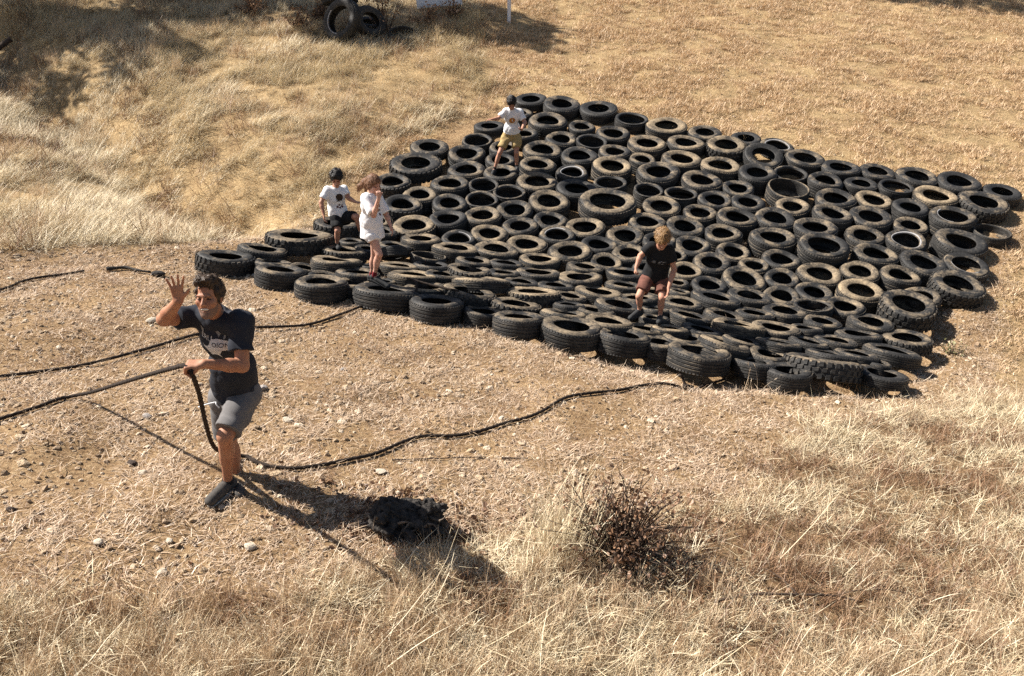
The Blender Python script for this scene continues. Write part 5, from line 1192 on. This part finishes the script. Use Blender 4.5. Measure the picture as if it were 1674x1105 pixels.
# clumps of tall straw one can pick out
def clump(base, n, L, label, seed, lean, mat=M_TALL, rad=.06, wid=.004):
    rng = np.random.default_rng(seed); v_, f_, r_ = blades(rng, n, L, wid, rad, lean, (.3, .4), heads=.25, levels=4)
    o = mesh_obj("grass_clump", v_, f_, mat, smooth=False); a = o.data.attributes.new("rnd", 'FLOAT', 'POINT'); a.data.foreach_set("value", np.clip(r_*.6+.4, 0, 1)); o.location = (*base, float(ground_z(*base))); tag(o, label, "grass")
    return o
clump((.32, 4.50), 420, (.15, .6), "pale straw clump left of the russet bush", 41, (.3, .2), M_LAID, .24)
clump((.30, 4.75), 12, (.5, .7), "few long pale straws leaning out behind the russet bush", 42, (.5, .1), M_LAID, .04)
for q, (bx_, by_) in enumerate(((3.22, 7.86), (3.5, 8.02), (3.72, 8.0), (2.36, 7.55))):
    clump((bx_, by_), 16, (.1, .3), ["dry stalks in front of the mat's front corner tyres", "thin grey stalks against the black front corner tyre", "dry stalks at the mat's front right corner", "dry stalks where the long rope meets the tyres"][q], 50+q, (.3, .25), M_BROWN if q < 2 else M_TALL, .1)

# ------------------------------------------------------------------ loose stones
ST = [(-1.57, 4.2, .075, 0, "chalky white stone below the man's front shoe"), (-2.38, 4.06, .07, 0, "pale stone in the thin grass at lower left"), (-.94, 5.19, .09, 0, "pale flat stone beside the long rope"),
      (-2.78, 5.71, .095, 1, "grey stone under the rope left of the man"), (-3.02, 4.33, .06, 2, "small black stone at the left edge"), (-2.62, 5.05, .08, 2, "dark brown clod left of the man's shins"),
      (-2.49, 4.92, .06, 0, "flat pale stone left of the man's feet"), (-2.04, 4.2, .05, 0, "small pale stone below and left of the man's shoe"), (-1.96, 3.9, .06, 0, "pale stone at the edge of the foreground grass at left"),
      (3.18, 4.4, .075, 0, "white stone in the grass at the lower right edge"), (-.09, 6.33, .06, 0, "pale stone just above the long rope"), (-1.75, 5.83, .08, 0, "pale stone right of the man's knee"),
      (-2.08, 6.33, .10, 1, "grey slab right of the man's hip"), (3.62, 6.35, .07, 0, "pale pinkish stone in the right hand grass"), (-1.65, 8.97, .10, 0, "pale stone in front of the girl's tyre"),
      (-1.46, 8.9, .09, 0, "pale stone where the rope climbs the tyres"), (4.62, 8.6, .10, 0, "pale stone in the shade at the mat's right front corner"), (-1.55, 7.02, .06, 1, "grey stone below the rope behind the man"),
      (-4.03, 6.87, .06, 0, "pale stone left of the raised elbow"), (-3.49, 7.58, .11, 0, "white stone beside the raised elbow"), (5.23, 16.03, .09, 0, "pale stone alone on the mown slope")]
M_SGREY = plain("grey_stone", (.34, .30, .27), .9, .25, 12, (40, .02)); M_SDARK = plain("dark_stone", (.07, .05, .04), .9, .4, 12, (40, .02)); M_SPALE = plain("chalky_stone", (.62, .53, .41), .9, .22, 12, (40, .02))
for k, (x, y, s_, c_, lab) in enumerate(ST):
    me = rock_mesh(200+k, (M_SPALE, M_SGREY, M_SDARK)[c_], 2, .2, .55); o = bpy.data.objects.new("stone", me); C.objects.link(o); o.scale = (s_*1.15, s_*.85, s_)
    o.location = (x, y, float(ground_z(x, y))+s_*.14); o.rotation_euler = (.1, .1, k*1.7); tag(o, lab, "stone", "loose stones")

# ------------------------------------------------------------------ far edge: dumped tyres, board, post
def gz_(x, y): return float(ground_z(x, y))
add_tyre((-3.72, 19.75, gz_(-3.72, 19.75)+.40), (-.42, -.86, .28), .92, .26, .12, "w2", "big black tyre standing propped up at the dump", "dumped tyres", 0, 2.2)
add_tyre((-3.28, 20.05, gz_(-3.28, 20.05)+.33), (.55, -.75, .35), .72, .22, .1, "", "black tyre standing behind the propped up big tyre", "dumped tyres", 1, 1.)
add_tyre((-3.95, 20.5, gz_(-3.9, 20.5)+.62), (-.1, .1, .98), .85, .24, .1, "", "black tyre lying on top at the dump", "dumped tyres", 2, 1.)
add_tyre((-3.35, 20.6, gz_(-3.3, 20.6)+.05), (.1, -.3, .95), .7, .22, .1, "", "black tyre at the bottom of the dump", "dumped tyres", 3, 1.)
add_tyre((-2.5, 20.15, gz_(-2.5, 20.15)+.04), (.12, -.45, .9), .66, .2, .12, "cut", "loose black tyre lying apart to the right of the dump", "dumped tyres", 1, 1.)
M_WPAINT = plain("white_paint", (.74, .73, .74), .6, .08, 10)
def boxm(sx, sy, sz):
    bm = bmesh.new(); bmesh.ops.create_cube(bm, size=1); bmesh.ops.scale(bm, vec=(sx, sy, sz), verts=bm.verts); bmesh.ops.bevel(bm, geom=bm.edges[:], offset=min(sx, sy, sz)*.12, segments=2, affect='EDGES')
    me = bpy.data.meshes.new("box"); bm.to_mesh(me); bm.free(); return me
def boxpart(name, dims, loc, mat, parent, rot=(0, 0, 0)):
    me = boxm(*dims); me.materials.append(mat); o = bpy.data.objects.new(name, me); C.objects.link(o); o.parent = parent; o.location = loc; o.rotation_euler = rot; return o
pb = empty("marker_post", (-.07, 21.63, gz_(-.07, 21.63))); tag(pb, "thin white post on the mown slope at the top edge", "post")
boxpart("post", (.085, .085, 1.9), (0, 0, .90), M_WPAINT, pb); boxpart("arrow_board", (.34, .03, .2), (.10, -.06, 1.55), M_WPAINT, pb)
bd = empty("notice_board", (-1.85, 22.4, gz_(-1.85, 22.4)-.18)); tag(bd, "white board at the top edge above the brown shrubs", "board")
boxpart("board", (1.15, .03, .75), (0, 0, .62), M_WPAINT, bd, (0, R_(-5), 0)); boxpart("leg", (.07, .07, 1.1), (-.42, .06, .42), M_BARK, bd); boxpart("leg", (.07, .07, 1.1), (.42, .06, .42), M_BARK, bd)

# ------------------------------------------------------------------ trees beyond the frame that shade the top of the picture
M_LEAF = grass_material("oak_leaves", [(0, (.035, .05, .018)), (.5, (.06, .085, .03)), (1, (.11, .13, .05))], .3)
def tree(base, crown, rad, nleaf, label, seed):
    rng = np.random.default_rng(seed); b = np.array([*base, gz_(*base)-.1]); root = empty("oak_tree", tuple(b)); tag(root, label, "tree"); c = np.array(crown)-b
    S_ = spline([np.zeros(3), c*np.array([.25, .25, .35]), c*np.array([.7, .7, .75]), c], .3); v_, f_ = tube(S_, np.linspace(.26, .08, len(S_)), 10); mesh_obj("trunk", v_, f_, M_BARK, root)
    pts = []; cl = []
    for k in range(34):
        d = unit(rng.normal(0, 1, 3))*rad*rng.uniform(.35, 1.)*np.array([1, 1, .7]); cl.append(c+d)
    for k in range(9):
        S2 = spline([c*rng.uniform(.6, .95), (c+cl[k])/2+rng.normal(0, .2, 3), cl[k]], .3); v_, f_ = tube(S2, np.linspace(.07, .02, len(S2)), 6); mesh_obj("limb", v_, f_, M_BARK, root)
    for k in range(nleaf):
        q = cl[int(rng.integers(len(cl)))]; pts.append(q+rng.normal(0, rad*.13, 3))
    leaf_mesh(pts, rng.normal(0, 1, (len(pts), 3)), .24, rng, M_LEAF, "crown", root); return root
def shade(G, k): return tuple(np.array(G)+np.array(SUN_DIR)*k)
tree((-18.0, 23.5), shade((-9.8, 20.0, 3.0), 10), 2.6, 5200, "leafy oak furthest left above the bank", 1)
tree((-15.5, 26.2), shade((-7.4, 22.4, 3.8), 10.5), 2.1, 3600, "leafy oak second from left above the bank", 2)
tree((-9.6, 26.0), shade((-.6, 21.2, 3.3), 12.5), 1.7, 1700, "slender oak above the dumped tyres", 3)
tree((-11.8, 27.5), shade((-3.9, 21.0, 3.6), 11.5), 1.5, 2600, "leafy oak third from left above the bank", 5)
tree((2.2, 29.5), shade((12.5, 25.6, 4.2), 13), 2.2, 3600, "leafy oak beyond the right end of the slope", 4)

# ------------------------------------------------------------------ fallen leaves and long broken straws
rng = np.random.default_rng(77)
cLf = bpy.data.collections.new("leaf_bits")
for i in range(6):
    lo_ = leaf_mesh([np.zeros(3)]*3, rng.normal(0, 1, (3, 3))*np.array([1, 1, .25]), .035, rng, M_RUSSET, f"leaf_{i:02d}", None); C.objects.unlink(lo_); cLf.objects.link(lo_)
n_ = 520; x = np.concatenate([rng.normal(-.75, .38, n_//2), rng.normal(.7, .5, n_//2)]); y = np.concatenate([rng.normal(4.62, .2, n_//2), rng.normal(4.55, .3, n_//2)])
put("fallen_leaves", rng, x, y, 6, cLf, "russet fallen leaves round the stump and the dead bush", .7, 1.3, dz=.012, cat="leaves")
cSt = tuft_objs("long_straw", M_LAID, 8, 9, n=3, L=(.22, .55), wid=.0042, rad=.08, lean=(1.25, .2), curl=(.15, .3), heads=.2, levels=4)
x, y = sample(rng, 26, -4.6, 8, 2.5, 9, lambda x, y: zones(x, y)["fg"]*(1-.8*bare(x, y)), .03)
put("broken_straws", rng, x, y, 8, cSt, "long broken straws lying across the foreground grass", .7, 1.2, dz=.05)
